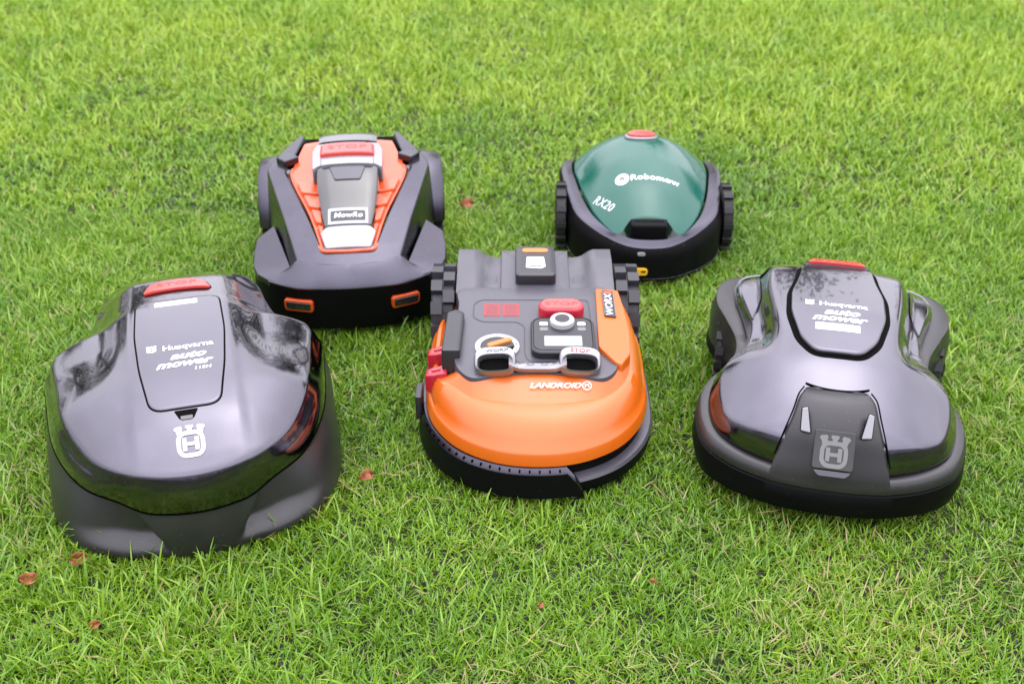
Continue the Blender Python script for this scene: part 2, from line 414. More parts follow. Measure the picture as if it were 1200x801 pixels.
def wheel(parent, c, r, width, lugs, lug_h, material='rubber', hub='matte_black', rows=2, fill=.52):
    """axis along x; tyre with tread lugs, hub inside"""
    n = 48; c = np.array(c, float)
    prof = [(-.5, .72), (-.5, .93), (-.42, 1.), (.42, 1.), (.5, .93), (.5, .72)]
    rings = []
    for px, pr in prof:
        rings.append(np.array([c+(px*width, pr*(r-lug_h)*math.cos(2*math.pi*i/n), pr*(r-lug_h)*math.sin(2*math.pi*i/n)) for i in range(n)]))
    g = MB(); g.add(*loft(rings))
    for k in range(lugs):
        for row in range(rows):
            a = 2*math.pi*(k+row/rows)/lugs
            wd = width/rows*.94; xc = (-.5+(row+.5)/rows)*width if rows > 1 else 0
            m = Matrix.Rotation(a, 3, 'X')
            arc = 2*math.pi*r/lugs*fill
            cc = m @ Vector((0, 0, r-lug_h*.5-.001))
            g.add(*box_geo((c[0]+xc*1.04, c[1]+cc.y, c[2]+cc.z), (wd, arc, lug_h+.004), m))
    t = g.build('tyre', material, parent, angle=30)
    rings = []
    for px, pr in ((-.40, .72), (-.30, .6), (-.36, .2), (-.36, .01)):
        rings.append(np.array([c+(px*width, pr*(r-lug_h)*math.cos(2*math.pi*i/n), pr*(r-lug_h)*math.sin(2*math.pi*i/n)) for i in range(n)]))
    g = MB(); g.add(*loft(rings)); 
    rings2 = [np.array([(2*c[0]-p[0], p[1], p[2]) for p in rr]) for rr in rings]; g.add(*loft(rings2))
    g.build('hub', hub, t)
    return t

# ------------------------------------------------------------------ setting: lawn
def lawn_height(x, y):
    return .004*np.sin(x*3.1+1)*np.cos(y*2.3)+.003*np.sin(x*7.3+y*4.1)
def build_ground():
    xs = np.concatenate([[-400, -120, -40, -15], np.linspace(-6, 6, 61), [15, 40, 120, 400]])
    ys = np.concatenate([[-400, -120, -40, -12], np.linspace(-4, 9, 66), [20, 50, 130, 400]])
    X, Y = np.meshgrid(xs, ys); fade = sst(8, 5, np.abs(X))*sst(11, 8, np.abs(Y-2))
    Z = lawn_height(X, Y)*fade
    v = np.column_stack([X.ravel(), Y.ravel(), Z.ravel()]); nx = len(xs)
    f = [(j*nx+i, j*nx+i+1, (j+1)*nx+i+1, (j+1)*nx+i) for j in range(len(ys)-1) for i in range(nx-1)]
    g = make('ground', v, f, 'lawn_soil'); g['kind'] = 'structure'
build_ground()

def build_grass():
    def vn(x, y, sc, seed):
        r2 = np.random.default_rng(seed); ph = r2.uniform(0, 6.28, 9); fr = r2.normal(0, sc, (9, 2)); return sum(np.sin(x*fr[i, 0]+y*fr[i, 1]+ph[i]) for i in range(9))/9*1.6
    U = rng.uniform
    def blades(x, y, wide, seg):
        """all blades at the given roots as arrays: vertices, loops, tint"""
        n = len(x); a = vn(x, y, 7, 1); b = vn(x, y, 22, 2); c = vn(x, y, 4, 3)
        az = U(0, 2*np.pi, n); u = rng.random(n); z0 = np.full(n, -.003)
        grow = 1.05+.12*c+.10*b
        L = U(.015, .033, n)*grow; wd = U(.0017, .0031, n)*wide; lean = U(.15, 1.15, n); curl = U(.1, 1.3, n); dead = np.zeros(n)
        pt = np.clip(.034+.08*a+.08*b, .008, .20)*np.where(y < 2.2, 1., .30)
        k = u < pt                                   # straw and thatch lying in the sward
        L = np.where(k, U(.018, .045, n), L); wd = np.where(k, U(.0011, .0023, n)*wide, wd); lean = np.where(k, U(.7, 1.45, n), lean); curl = np.where(k, U(-.6, 1.1, n), curl)
        dead = np.where(k, rng.choice([.25, .5, .8, 1.], n), dead); z0 = np.where(k, U(-.003, .014, n), z0)
        k = u > .9993                                # loose cut stalks on top
        L = np.where(k, U(.03, .065, n), L); wd = np.where(k, U(.0012, .0019, n), wd); lean = np.where(k, U(1.25, 1.5, n), lean); curl = np.where(k, U(-.1, .25, n), curl); dead = np.where(k, rng.choice([.55, 1., 1.], n), dead); z0 = np.where(k, U(.016, .030, n), z0)
        pl = np.clip(.02+.05*c+.04*np.clip(y-2.8, 0, 1.5), .004, .2)
        k = (u > .99-pl) & (u <= .99)                # coarser, longer leaves
        far = y > 3.3; L = np.where(k, U(.038, .070, n)*np.where(far, 1.35, 1.), L); wd = np.where(k, U(.0026, .0044, n)*np.where(far, 1.25, 1.), wd); lean = np.where(k, U(.2, .95, n), lean); curl = np.where(k, U(.3, 1.3, n), curl)
        tw = U(-.8, .8, n)
        d = np.column_stack([np.cos(az), np.sin(az), 0*az]); s_ = np.column_stack([-np.sin(az+tw), np.cos(az+tw), 0*az])
        p = np.column_stack([x, y, lawn_height(x, y)+z0]); ang = lean.copy(); rows = []
        wk = {3: (.85, 1., .72), 2: (.9, .9)}[seg]
        for q in range(seg):
            rows.append(p-s_*(wd*wk[q]/2)[:, None]); rows.append(p+s_*(wd*wk[q]/2)[:, None])
            p = p+(L/seg)[:, None]*(np.sin(ang)[:, None]*d+np.column_stack([0*az, 0*az, np.cos(ang)])); ang = ang+curl/seg
        rows.append(p)
        m = 2*seg+1; V = np.stack(rows, 1).reshape(-1, 3); base = (np.arange(n)*m)[:, None]
        loops = []; tot = []
        for q in range(seg-1): loops.append(base+np.array([2*q, 2*q+1, 2*q+3, 2*q+2])); tot.append(4)
        loops.append(base+np.array([2*seg-2, 2*seg-1, 2*seg])); tot.append(3)
        LP = np.concatenate(loops, 1).ravel(); TT = np.tile(tot, n)
        coarse_lit = .55*sst(2.3, 3.9, y+.4*c)                 # coarser, yellower far grass, with brighter background light painted into the tint
        tint = np.repeat(np.column_stack([rng.random(n)*.9+coarse_lit, dead, 0*dead, 0*dead+1]), m, 0)
        return V, LP, TT, tint
    def roots(x0, x1, y0, y1, dens_, keep):
        n = int((x1-x0)*(y1-y0)*dens_); x, y = U(x0, x1, n), U(y0, y1, n)
        m = int(n*.38); kx, ky = U(x0, x1, m//14), U(y0, y1, m//14); w_ = rng.integers(0, len(kx), m)      # part of it in small knots
        x[:m] = kx[w_]+rng.normal(0, .008, m); y[:m] = ky[w_]+rng.normal(0, .008, m)
        k = keep(x, y); return x[k], y[k]
    see = lambda x, y: np.abs(x) < .46*y+.62
    parts = [blades(*roots(-1.9, 1.9, .72, 2.7, 60000, see), 1.08, 3), blades(*roots(-3.2, 3.2, 2.7, 5.7, 24000, see), 1.85, 2),
             blades(*roots(-5, 5, -1.2, 8.5, 1000, lambda x, y: ~(see(x, y) & (y > .72) & (y < 5.7))), 4.2, 2)]
    nv = 0; Vs, Ls, Ts, Cs = [], [], [], []
    for V, LP, TT, C in parts: Vs.append(V); Ls.append(LP+nv); Ts.append(TT); Cs.append(C); nv += len(V)
    V, LP, TT, C = np.vstack(Vs), np.concatenate(Ls), np.concatenate(Ts), np.vstack(Cs)
    me = bpy.data.meshes.new('grass'); me.vertices.add(len(V)); me.vertices.foreach_set('co', V.astype(np.float32).ravel())
    me.loops.add(len(LP)); me.loops.foreach_set('vertex_index', LP.astype(np.int32))
    me.polygons.add(len(TT)); me.polygons.foreach_set('loop_start', np.concatenate([[0], np.cumsum(TT)[:-1]]).astype(np.int32))
    me.polygons.foreach_set('use_smooth', np.ones(len(TT), bool))
    ca = me.color_attributes.new('tint', 'FLOAT_COLOR', 'POINT'); ca.data.foreach_set('color', C.astype(np.float32).ravel())
    me.update(calc_edges=True); me.materials.append(M['grass_blade'])
    ob = link('grass', me); ob['kind'] = 'stuff'; ob['label'] = 'short green lawn grass with straw coloured blades under the mowers'; ob['category'] = 'grass'
    print('grass triangles', int((TT-2).sum()))
build_grass()

# ------------------------------------------------------------------ trees beyond the lawn (out of frame, mirrored in the glossy covers)
def build_trees():
    def tree_mesh(seed, h, cr_, n_leaf):
        r2 = random.Random(seed); wood = MB()
        trunk = [(0, 0, 0), (.05*h*.1, 0, h*.2), (r2.uniform(-.2, .2), r2.uniform(-.2, .2), h*.45), (r2.uniform(-.3, .3), r2.uniform(-.3, .3), h*.8)]
        wood.add(*tube_geo(crom(trunk, 5), np.linspace(h*.028, h*.006, 16), 9))
        cl = []
        for i in range(16):
            a = r2.uniform(0, 6.28); z0 = h*r2.uniform(.28, .7); ln = cr_*r2.uniform(.55, 1.0)
            e = (math.cos(a)*ln, math.sin(a)*ln, z0+h*r2.uniform(.05, .25))
            wood.add(*tube_geo(crom([(0, 0, z0), (e[0]*.5, e[1]*.5, (z0+e[2])/2+.1), e], 4), np.linspace(h*.011, h*.003, 9), 6)); cl.append(e)
        cl += [(r2.gauss(0, cr_*.35), r2.gauss(0, cr_*.35), h*r2.uniform(.5, .97)) for _ in range(20)]
        g = MB()
        for i in range(n_leaf):
            c = r2.choice(cl); s = cr_*.26
            p = (c[0]+r2.gauss(0, s), c[1]+r2.gauss(0, s), c[2]+r2.gauss(0, s*.7))
            q = r2.uniform(.06, .13); m = Matrix.Rotation(r2.uniform(0, 6.28), 3, 'Z') @ Matrix.Rotation(r2.uniform(-1.2, 1.2), 3, 'X')
            v = [tuple(Vector(p)+m @ Vector(k)) for k in ((-q, 0, 0), (0, -q*.45, .02), (q, 0, 0), (0, q*.45, .02))]
            g.add(v, [(0, 1, 2, 3)])
        return wood, g
    protos = []
    for i, (h, c) in enumerate(((7.6, 2.3), (6.4, 2.0))):
        wd, g = tree_mesh(11+i, h, c, 5200)
        e = thing('tree', 'leafy tree standing out of frame behind the lawn', 'tree', (0, 0, 0), 0, 'trees around the lawn')
        a = wd.build('trunk', 'bark', e)
        me = bpy.data.meshes.new('crown'); me.from_pydata(g.v, [], g.f); me.materials.append(M['tree_leaf']); b = link('crown', me, e)
        protos.append((e, a, b))
    tl = iter(('tall leafy tree left of centre beyond the far hedge', 'broad leafy tree right of centre beyond the far hedge', 'small leafy tree at the far left corner of the lawn', 'tall leafy tree at the far right corner of the lawn', 'leafy tree beyond the left hedge', 'leafy tree beyond the right hedge'))
    spots = [(-7.2, 14.5, 0, 1.0), (3.4, 15.5, 1, 1.25), (-13.5, 15.5, 1, 1.05), (11.0, 14.0, 0, 1.0)]
    used = set()
    for x, y, k, s in spots:
        e, a, b = protos[k]
        if k in used:
            e2 = e.copy(); S.collection.objects.link(e2)
            for q in (a, b):
                q2 = q.copy(); S.collection.objects.link(q2); q2.parent = e2
            e = e2
        used.add(k); e['label'] = next(tl); e.location = (x, y, 0); e.scale = (s, s, s); e.rotation_euler = (0, 0, random.uniform(0, 6.28))
build_trees()
# clipped hedge around the lawn, behind the frame edges
def build_hedge(loc, yaw, length, height, label, seed):
    r2 = np.random.default_rng(seed); e = thing('hedge', label, 'hedge', loc, yaw, 'hedges around the lawn')
    n = int(length*height*330); D = 1.1
    x = r2.uniform(-length/2, length/2, n); z = height*r2.random(n)**.9; yy = r2.choice([-1, 1], n)*D/2*r2.beta(4, 1, n)
    top = r2.random(n) < .25; z = np.where(top, height*(1+.05*r2.normal(0, 1, n)), z); yy = np.where(top, r2.uniform(-D/2, D/2, n), yy)
    bul = .12*np.sin(x*1.7+seed)+.08*np.sin(x*4.1+z*3)
    yy = yy+np.sign(yy)*bul; z = z+(z/height)*.15*np.sin(x*2.3+seed*2)
    q = r2.uniform(.05, .10, n); V = np.zeros((n, 4, 3)); a = r2.uniform(0, 6.28, n); t = r2.uniform(-1.2, 1.2, n)
    u = np.column_stack([np.cos(a), np.sin(a), 0*a]); w_ = np.column_stack([-np.sin(a)*np.cos(t), np.cos(a)*np.cos(t), np.sin(t)])
    c = np.column_stack([x, yy, z])
    V[:, 0] = c-u*q[:, None]; V[:, 1] = c-w_*(q*.5)[:, None]; V[:, 2] = c+u*q[:, None]; V[:, 3] = c+w_*(q*.5)[:, None]
    me = bpy.data.meshes.new('foliage'); me.from_pydata([tuple(p) for p in V.reshape(-1, 3)], [], [(4*i, 4*i+1, 4*i+2, 4*i+3) for i in range(n)]); me.materials.append(M['tree_leaf'])
    link('foliage', me, e)
    g = MB()
    for k in np.arange(-length/2+.3, length/2, .7):
        g.add(*tube_geo([(k, 0, 0), (k+.05, .05, height*.4), (k-.05, -.03, height*.8)], [.03, .025, .012], 6))
    st = g.build('stems', 'bark', e); st['kind'] = 'stuff'
build_hedge((0, 16.5, 0), 0, 32, 2.7, 'leafy hedge out of frame across the far side of the lawn', 1)
build_hedge((-11.5, 2, 0), 90, 18, 1.7, 'leafy hedge out of frame along the left of the lawn', 2)
build_hedge((11.5, 2, 0), 90, 18, 1.7, 'leafy hedge out of frame along the right of the lawn', 3)
build_hedge((0, -4.2, 0), 0, 18, 2.3, 'leafy hedge added out of view behind the photographer to darken the near side', 4)  # added unseen, cuts sky light on near grass and mower fronts

# ================================================================== mower: glossy charcoal, front left
def mower_left():
    T = thing('robot_mower', 'glossy charcoal robot mower with plain matte skirt, nearest at the left', 'robot mower', (-.571, 1.682, 0), 15.7, 'robot mowers on the lawn')
    def f(x, y):
        ax = np.abs(x)
        zc = ci(y, [-.34, -.312, -.27, -.2, -.1, 0, .1, .2, .26, .31], [.157, .1655, .1865, .2135, .233, .241, .244, .239, .222, .195])
        k = ci(y, [-.31, -.25, -.2, -.115, 0, .085, .13, .185, .235, .29, .32], [.105, .098, .08, .047, .036, .031, .075, .085, .072, .035, .03])
        z = zc-k*(ax/.2)**3.4
        z = z+.0035*(1-sst(.078, .098, ax))*sst(-.30, -.18, y)*(1-sst(.2, .27, y))
        z = z-.021*sst(.085, .145, ax)*sst(-.14, .03, y)*(1-sst(.25, .35, y))
        return z
    mp = on(f)
    crease = [(0, -.308), (.05, -.303), (.088, -.290), (.118, -.270), (.160, -.222), (.203, -.115), (.226, .045), (.229, .070), (.220, .094), (.200, .113), (.179, .131), (.158, .195), (.146, .262), (.108, .311), (0, .322)]
    low = [(0, -.317, .102), (.05, -.311, .103), (.082, -.300, .105), (.118, -.280, .117), (.170, -.235, .121), (.219, -.13, .125), (.243, .035, .130), (.246, .066, .13), (.236, .100, .13), (.208, .120, .13), (.184, .140, .13), (.163, .203, .13), (.151, .268, .13), (.113, .320, .13), (0, .332, .13)]
    bot = [(0, -.322, .022), (.05, -.317, .022), (.084, -.309, .022), (.122, -.299, .022), (.190, -.255, .022), (.236, -.165, .022), (.253, .03, .035), (.255, .066, .04), (.243, .104, .045), (.212, .124, .05), (.187, .144, .055), (.166, .207, .055), (.153, .272, .055), (.115, .324, .055), (0, .336, .055)]
    N = 14
    c3 = sym([(x, y) for x, y in crease], N); c3 = with_z(c3, f)
    lo = sym(low, N); bo = sym(bot, N)
    # cover: band + rounded crease + top
    i1 = inset(c3, .0035); i1[:, 2] = f(i1[:, 0], i1[:, 1])-.0006
    e0 = c3.copy(); e0[:, 2] -= .0048; e1 = inset(c3, .0009); e1[:, 2] -= .0022
    mid = [lo*(1-t)+e0*t for t in (0, .25, .5, .75)]
    for m, t in zip(mid, (0, .25, .5, .75)):
        m[:] = inset(m, -.004*math.sin(math.pi*t))
    ls = inset(lo, .006); ls[:, 2] -= .002
    rings = [ls, lo]+mid[1:]+[e0, e1, i1]+dome(c3, f, (0, -.02), 60, .97)
    v, fc = loft(rings); make('cover', v, fc, 'gloss_charcoal', T, angle=50)
    gp = lo.copy(); gp[:, 2] -= .0022; g0 = inset(gp, -.0006)
    g1 = g0.copy(); g1[:, 2] += .0034; make('skirt_gap', *loft([inset(g0, .004), g0, g1]), 'seam', T)
    # skirt with its two scooped folds
    rs = []
    for t in np.linspace(0, 1, 20):
        r = inset(lo, .0025)*(1-t)+bo*t
        if t == 0: r[:, 2] += .001
        ax = np.abs(r[:, 0]); z = r[:, 2]
        xin = .047+.058*np.clip((z-.03)/.085, 0, 1)
        d = .026*sst(xin-.004, xin+.014, ax)*(1-sst(.13, .222, ax))*sst(.028, .056, z)*(r[:, 1] < 0)*sst(.125, .112, z)
        bul = .004*math.sin(math.pi*t)
        r = inset(r, 0); n1 = inset(r, 1.)-r
        r[:, :2] += n1[:, :2]*(d-bul)[:, None]
        rs.append(r)
    v, fc = loft(rs); make('skirt', v, fc, 'matte_charcoal', T, angle=60)
    # lid
    lp = rpoly([(-.072, .116), (.072, .116), (.0745, .0), (.068, -.10), (.054, -.196), (-.054, -.196), (-.068, -.10), (-.0745, .0)], .022, 6, .007)
    lid = panel('lid', lp, mp, -.002, .0022, 'gloss_charcoal', T, .002, 10, (0, -.03))
    strip('lid_gap', inset(np.column_stack([lp, np.zeros(len(lp))]), -.0010)[:, :2], .0026, mp, .0006, 'seam', T)
    panel('lid_label', rrect(.074, .0155, .001, (-.003, .099)), mp, .002, .0027, 'white_print', lid, .0003, 3)
    text('lettering', 'Husqvarna', mp, (.012, -.0475), .0195, 'white_print', lid, .0027, 1, 1.0, bold=.018)
    emblem_geo(mp, (-.0475, -.045), .017, .0027, 1.05).build('crown_mark', 'white_print', lid, smooth=False)
    text('lettering', 'auto', mp, (.010, -.0735), .025, 'white_print', lid, .0027, 1, 1.25, shear=.35, bold=.035)
    text('lettering', 'mower', mp, (.002, -.0945), .025, 'white_print', lid, .0027, 1, 1.2, shear=.35, bold=.035)
    text('lettering', '115H', mp, (.032, -.1125), .0105, 'white_print', lid, .0027, 1, 1.2, shear=.2, bold=.02)
    panel('lid_latch', rpoly([(-.019, -.2005), (.019, -.2005), (.011, -.218), (-.011, -.218)], .003, 4), mp, -.001, .0007, 'seam', T, .0004, 4)
    panel('latch_lip', rpoly([(-.010, -.2125), (.010, -.2125), (.009, -.2195), (-.009, -.2195)], .002, 4), mp, -.001, .0014, 'gloss_black', T, .0006, 4)
    # stop button: a bowed bar at the tail
    sp = rpoly([(-.061, .148), (-.03, .153), (0, .155), (.03, .153), (.061, .148), (.050, .183), (.025, .193), (0, .196), (-.025, .193), (-.050, .183)], .008, 4, .006)
    b = panel('stop_button', sp, mp, -.004, .0058, 'red_button', T, .0035, 6)
    strip('button_gap', inset(np.column_stack([sp, np.zeros(len(sp))]), -.0012)[:, :2], .0028, mp, .0006, 'seam', T)
    text('lettering', 'STOP', mp, (0, .174), .019, 'red_letter', b, .0061, 0, 1.6, bold=.0)
    emblem_geo(mp, (.002, -.255), .047, .0012, 1.06).build('emblem', 'white_plastic', T, smooth=False)
    for s in (-1, 1): wheel(T, (s*.125, .17, .075), .075, .04, 14, .006)
    wheel(T, (0, -.17, .03), .03, .03, 10, .002)
mower_left()

# ================================================================== mower: faceted black and orange, back left
def mower_faceted():
    T = thing('robot_mower', 'black angular robot mower with orange louvres and orange framed lamps', 'robot mower', (-.365, 2.362, 0), 6, 'robot mowers on the lawn')
    def facets(name, verts, faces, material, parent, bev=.003, both=True, sub=0):
        V = [tuple(p) for p in verts]; F = [tuple(q) for q in faces]
        if both:
            n = len(V); V = V+[(-p[0], p[1], p[2]) for p in V]; F = F+[tuple(i+n for i in q[::-1]) for q in F]
        ob = make(name, V, F, material, parent, True, 30)
        m = ob.modifiers.new('bevel', 'BEVEL'); m.width = bev; m.segments = 3; m.limit_method = 'ANGLE'; m.angle_limit = R(18); m.harden_normals = True
        return ob
    # front bumper
    lip = [(0, -.3126, .130), (.06, -.309, .130), (.115, -.297, .130), (.165, -.268, .131), (.193, -.236, .132), (.203, -.205, .134), (.207, -.15, .140), (.2045, -.104, .148), (.18, -.085, .15), (.17, .0, .13), (.17, .15, .13), (.13, .235, .13), (0, .245, .13)]
    lo = [(x*.985, y+.012 if y < -.1 else y, .030) for x, y, z in lip]
    l3, b3 = sym(lip, 12), sym(lo, 12)
    a = inset(l3, .003); a[:, 2] -= .004
    bm_ = (a+b3)/2; bm_ = inset(bm_, -.004)
    v, fc = loft([inset(a, .02), a, bm_, b3]); make('bumper', v, fc, 'matte_black', T, angle=40)
    # deck front: lip up to the hood edge, smooth
    n = 22
    lipc = crom([(-.165, -.268, .131), (-.115, -.297, .130), (-.06, -.309, .130), (0, -.3126, .130), (.06, -.309, .130), (.115, -.297, .130), (.165, -.268, .131)], 6)
    def halfc(P): return crom([(-p[0],)+tuple(p[1:]) for p in P[:0:-1]]+[tuple(p) for p in P], 6)
    rows = [halfc([(0, -.3105, .126), (.06, -.307, .126), (.115, -.295, .126), (.166, -.2665, .127)]),
            halfc([(0, -.3126, .130), (.06, -.309, .130), (.115, -.297, .130), (.168, -.266, .131)]),
            halfc([(0, -.3105, .1345), (.06, -.307, .1345), (.115, -.294, .1345), (.166, -.2632, .135)]),
            halfc([(0, -.300, .149), (.06, -.2955, .149), (.112, -.279, .148), (.147, -.254, .1415)]),
            halfc([(0, -.288, .161), (.06, -.2825, .161), (.109, -.262, .160), (.131, -.2455, .148)]),
            halfc([(0, -.277, .1672), (.06, -.2705, .1672), (.106, -.248, .1675), (.122, -.2395, .151)])]
    rows2 = [halfc([(0, -.277, .1672), (.05, -.2715, .1672), (.085, -.261, .1672), (.106, -.248, .1675)]),
             halfc([(0, -.262, .1735), (.045, -.258, .1738), (.075, -.2475, .1745), (.104, -.235, .175)]),
             halfc([(0, -.238, .183), (.030, -.234, .184), (.058, -.228, .186), (.108, -.218, .1815)])]
    g = MB()
    for rws in (rows, rows2):
        k = len(rws[0]); V = np.vstack(rws); g.add(V, [(r*k+i, r*k+i+1, (r+1)*k+i+1, (r+1)*k+i) for r in range(len(rws)-1) for i in range(k-1)])
    g.build('deck', 'satin_charcoal', T, angle=28)
    # hood ridges with side walls
    I = [(.058, -.228, .186), (.088, -.13, .214), (.141, .030, .250), (.136, .062, .2525), (.12, .127, .258), (.106, .215, .262)]
    O = [(.106, -.248, .1675), (.134, -.14, .205), (.182, .050, .250), (.177, .075, .2515), (.148, .152, .258), (.114, .232, .262)]
    W = [(.122, -.2395, .149), (.152, -.14, .125), (.192, .050, .110), (.19, .075, .11), (.165, .152, .11), (.13, .235, .11)]
    IN = [(x-.006, y, z-.016) for x, y, z in I]
    V = IN+I+O+W; k = 6
    F = [(r*k+i, r*k+i+1, (r+1)*k+i+1, (r+1)*k+i) for r in range(3) for i in range(k-1)]
    F += [(k-1, 2*k-1, 3*k-1, 4*k-1)]
    facets('hood_ridge', V, F, 'satin_charcoal', T, .0035, False); facets('hood_ridge', [(-p[0], p[1], p[2]) for p in V], [q[::-1] for q in F], 'satin_charcoal', T, .0035, False)
    # front corner wings
    a_, b_, c_, d_, e_, f_, g_ = (.122, -.2395, .151), (.166, -.070, .168), (.2035, -.100, .151), (.207, -.15, .1425), (.203, -.205, .1365), (.193, -.236, .1345), (.166, -.2655, .133)
    dn = lambda p, z, k=0: (p[0]-k, p[1], z)
    V = [a_, b_, c_, d_, e_, f_, g_, dn(b_, .06), dn(c_, .06), dn(a_, .12), dn(d_, .126, .001), dn(e_, .122, .001), dn(f_, .12, .001), dn(g_, .12, .001)]
    F = [(0, 1, 2, 3), (0, 3, 4), (0, 4, 5), (0, 5, 6), (1, 7, 8, 2), (0, 9, 7, 1), (2, 8, 10, 3), (3, 10, 11, 4), (4, 11, 12, 5), (5, 12, 13, 6)]
    facets('corner_wing', V, F, 'satin_charcoal', T, .0035, False); facets('corner_wing', [(-p[0], p[1], p[2]) for p in V], [q[::-1] for q in F], 'satin_charcoal', T, .0035, False)
    # rear wheel covers and wheels
    for s in (-1, 1):
        g = MB(); prof = []
        for i in range(15):
            t = i/14; an = R(8+128*t)
            prof.append((.150-.118*math.cos(an)*1.08+.02, .085+.142*math.sin(an)))
        cols = [(.150, -.03), (.166, -.002), (.172, .0), (.206, -.006), (.214, -.013), (.2165, -.03), (.214, -.07)]
        V = []; 
        for (yy, zz) in prof:
            cy, cz = .17, .085
            rr = math.hypot(yy-cy, zz-cz)
            for cx, dr in cols:
                q = (rr+dr)/rr; V.append((s*cx, cy+(yy-cy)*q, cz+(zz-cz)*q))
        m = len(cols); g.add(V, [(i*m+j, i*m+j+1, (i+1)*m+j+1, (i+1)*m+j) for i in range(14) for j in range(m-1)])
        g.build('wheel_cover', 'satin_charcoal', T, angle=40)
        wheel(T, (s*.188, .165, .105), .105, .045, 18, .008)
    # small blocks beside the orange shoulders
    for s in (-1, 1):
        g = MB(); m = Matrix.Rotation(R(-38*s), 3, 'Z'); g.add(*box_geo((s*.137, .078, .250), (.040, .034, .034), m)); ob = g.build('shoulder_block', 'satin_charcoal', T)
        q = ob.modifiers.new('bevel', 'BEVEL'); q.width = .003; q.segments = 2
    # orange louvre panels
    def oz(x, y): return ci(y, [-.25, -.228, -.13, .03, .14], [.172, .177, .203, .236, .262])-.0*x
    for s in (-1, 1):
        inn = [(.046, -.236), (.056, -.13), (.064, -.02), (.066, .06), (.066, .150)]; out_ = [(.054, -.231), (.079, -.131), (.127, .028), (.122, .062), (.100, .150)]
        A = crom(inn, 8); B = crom(out_, 8); rows = []
        for t in np.linspace(0, 1, 9):
            q = A*(1-t)+B*t
            z = oz(q[:, 0], q[:, 1])+.006*t+.010*sst(-.005, .05, q[:, 1])*(1-t)
            rows.append(np.column_stack([s*q[:, 0], q[:, 1], z]))
        k = len(A); V = np.vstack(rows); op = make('louvre_panel', V, [(r*k+i, r*k+i+1, (r+1)*k+i+1, (r+1)*k+i) for r in range(8) for i in range(k-1)], 'orange_gloss', T)
        def fo(x, y): 
            ax = np.abs(x); i_ = np.interp(y, A[:, 1], A[:, 0]); o_ = np.interp(y, B[:, 1], B[:, 0]); t = np.clip((ax-i_)/(o_-i_), 0, 1)
            return oz(x, y)+.006*t+.010*sst(-.005, .05, y)*(1-t)
        for y0, y1 in ((-.212, -.160), (-.153, -.108), (-.101, -.056), (-.049, -.002)):
            xi0, xi1 = np.interp([y0, y1], A[:, 1], A[:, 0]); xo0, xo1 = np.interp([y0, y1], B[:, 1], B[:, 0])
            pl = [(s*(xi0+.002), y0), (s*(xo0-.005), y0), (s*(xo1-.007), y1), (s*(xi1+.002), y1)]
            # each slat leans: proud at its front edge
            def mps(u, v_, h, y0=y0, y1=y1): return np.column_stack([u, v_, fo(u, v_)+h*np.where(np.asarray(h) > 0, 1-.25*(np.asarray(v_)-y0)/(y1-y0), 1)])
            panel('louvre', rpoly(pl, .004, 4, .006), mps, -.003, .0085, 'orange_gloss', op, .0015, 3)
        # thin bright rim along the opening
        e = np.column_stack([B, np.zeros(len(B))]); rim = np.column_stack([s*B[:22, 0], B[:22, 1], fo(B[:22, 0], B[:22, 1])+.001])
        li = crom([(s*(x-.003), y, z-.004) for (x, y, z) in I[:4]], 8)[:22]; li2 = rim.copy(); li2[:, 2] -= .004; q_ = len(li)
        make('opening_lining', np.vstack([li, li2[:q_]]), [(i, i+1, q_+i+1, q_+i) for i in range(q_-1)], 'gloss_black', T)
        make('louvre_rim', *tube_geo(rim, .0028, 8), 'orange_gloss', op)
    # front rim of the opening
    rim = crom([(-.060, -.224, .184), (-.052, -.240, .182), (-.025, -.2435, .1815), (0, -.2445, .1812), (.025, -.2435, .1815), (.052, -.240, .182), (.060, -.224, .184)], 6)
    make('opening_rim', *tube_geo(rim, .0042, 8), 'orange_gloss', T)
    # console: black glossy spine
    st = [(-.168, .050, .207), (-.12, .058, .2255), (-.05, .066, .258), (.0, .068, .276), (.03, .068, .281), (.09, .066, .285)]
    Y = np.linspace(-.168, .09, 26); wv = ci(Y, [p[0] for p in st], [p[1] for p in st]); zv = ci(Y, [p[0] for p in st], [p[2] for p in st])
    def cz(x, y): return ci(y, [-.245, -.232, -.168, -.12, -.05, 0, .03, .09, .15, .21], [.181, .189, .207, .2255, .258, .276, .281, .285, .283, .255])-.9*np.asarray(x)**2
    V = []
    for y, w_ in zip(Y, wv):
        for t in (-1.0, -1.0, -.985, -.955, -.6, -.3, 0, .3, .6, .955, .985, 1.0, 1.0):
            V.append([t*w_, y, 0])
    V = np.array(V); z = cz(V[:, 0], V[:, 1]); m = 13; V[:, 2] = z
    for i in range(len(Y)):
        for j, d in ((0, .055), (1, .004), (2, .0012), (10, .0012), (11, .004), (12, .055)): V[i*m+j, 2] -= d
        V[i*m, 0] *= 1.05; V[i*m+12, 0] *= 1.05
    make('console', V, [(i*m+j, i*m+j+1, (i+1)*m+j+1, (i+1)*m+j) for i in range(len(Y)-1) for j in range(m-1)], 'gloss_black', T, angle=40)
    cm = on(cz)
    # silver nose and name plate
    panel('console_nose', rpoly([(-.047, -.172), (.047, -.172), (.059, -.188), (.047, -.236), (-.047, -.236), (-.059, -.188)], .006, 5, .007), cm, -.03, .0012, 'silver_paint', T, .002, 8)
    pl = panel('name_plate', rrect(.086, .044, .002, (0, -.146)), cm, -.004, .0026, 'silver_paint', T, .001, 5)
    pb = panel('plate_field', rrect(.074, .027, .003, (0, -.146)), cm, .002, .0036, 'dark_grey', pl, .0005, 4)
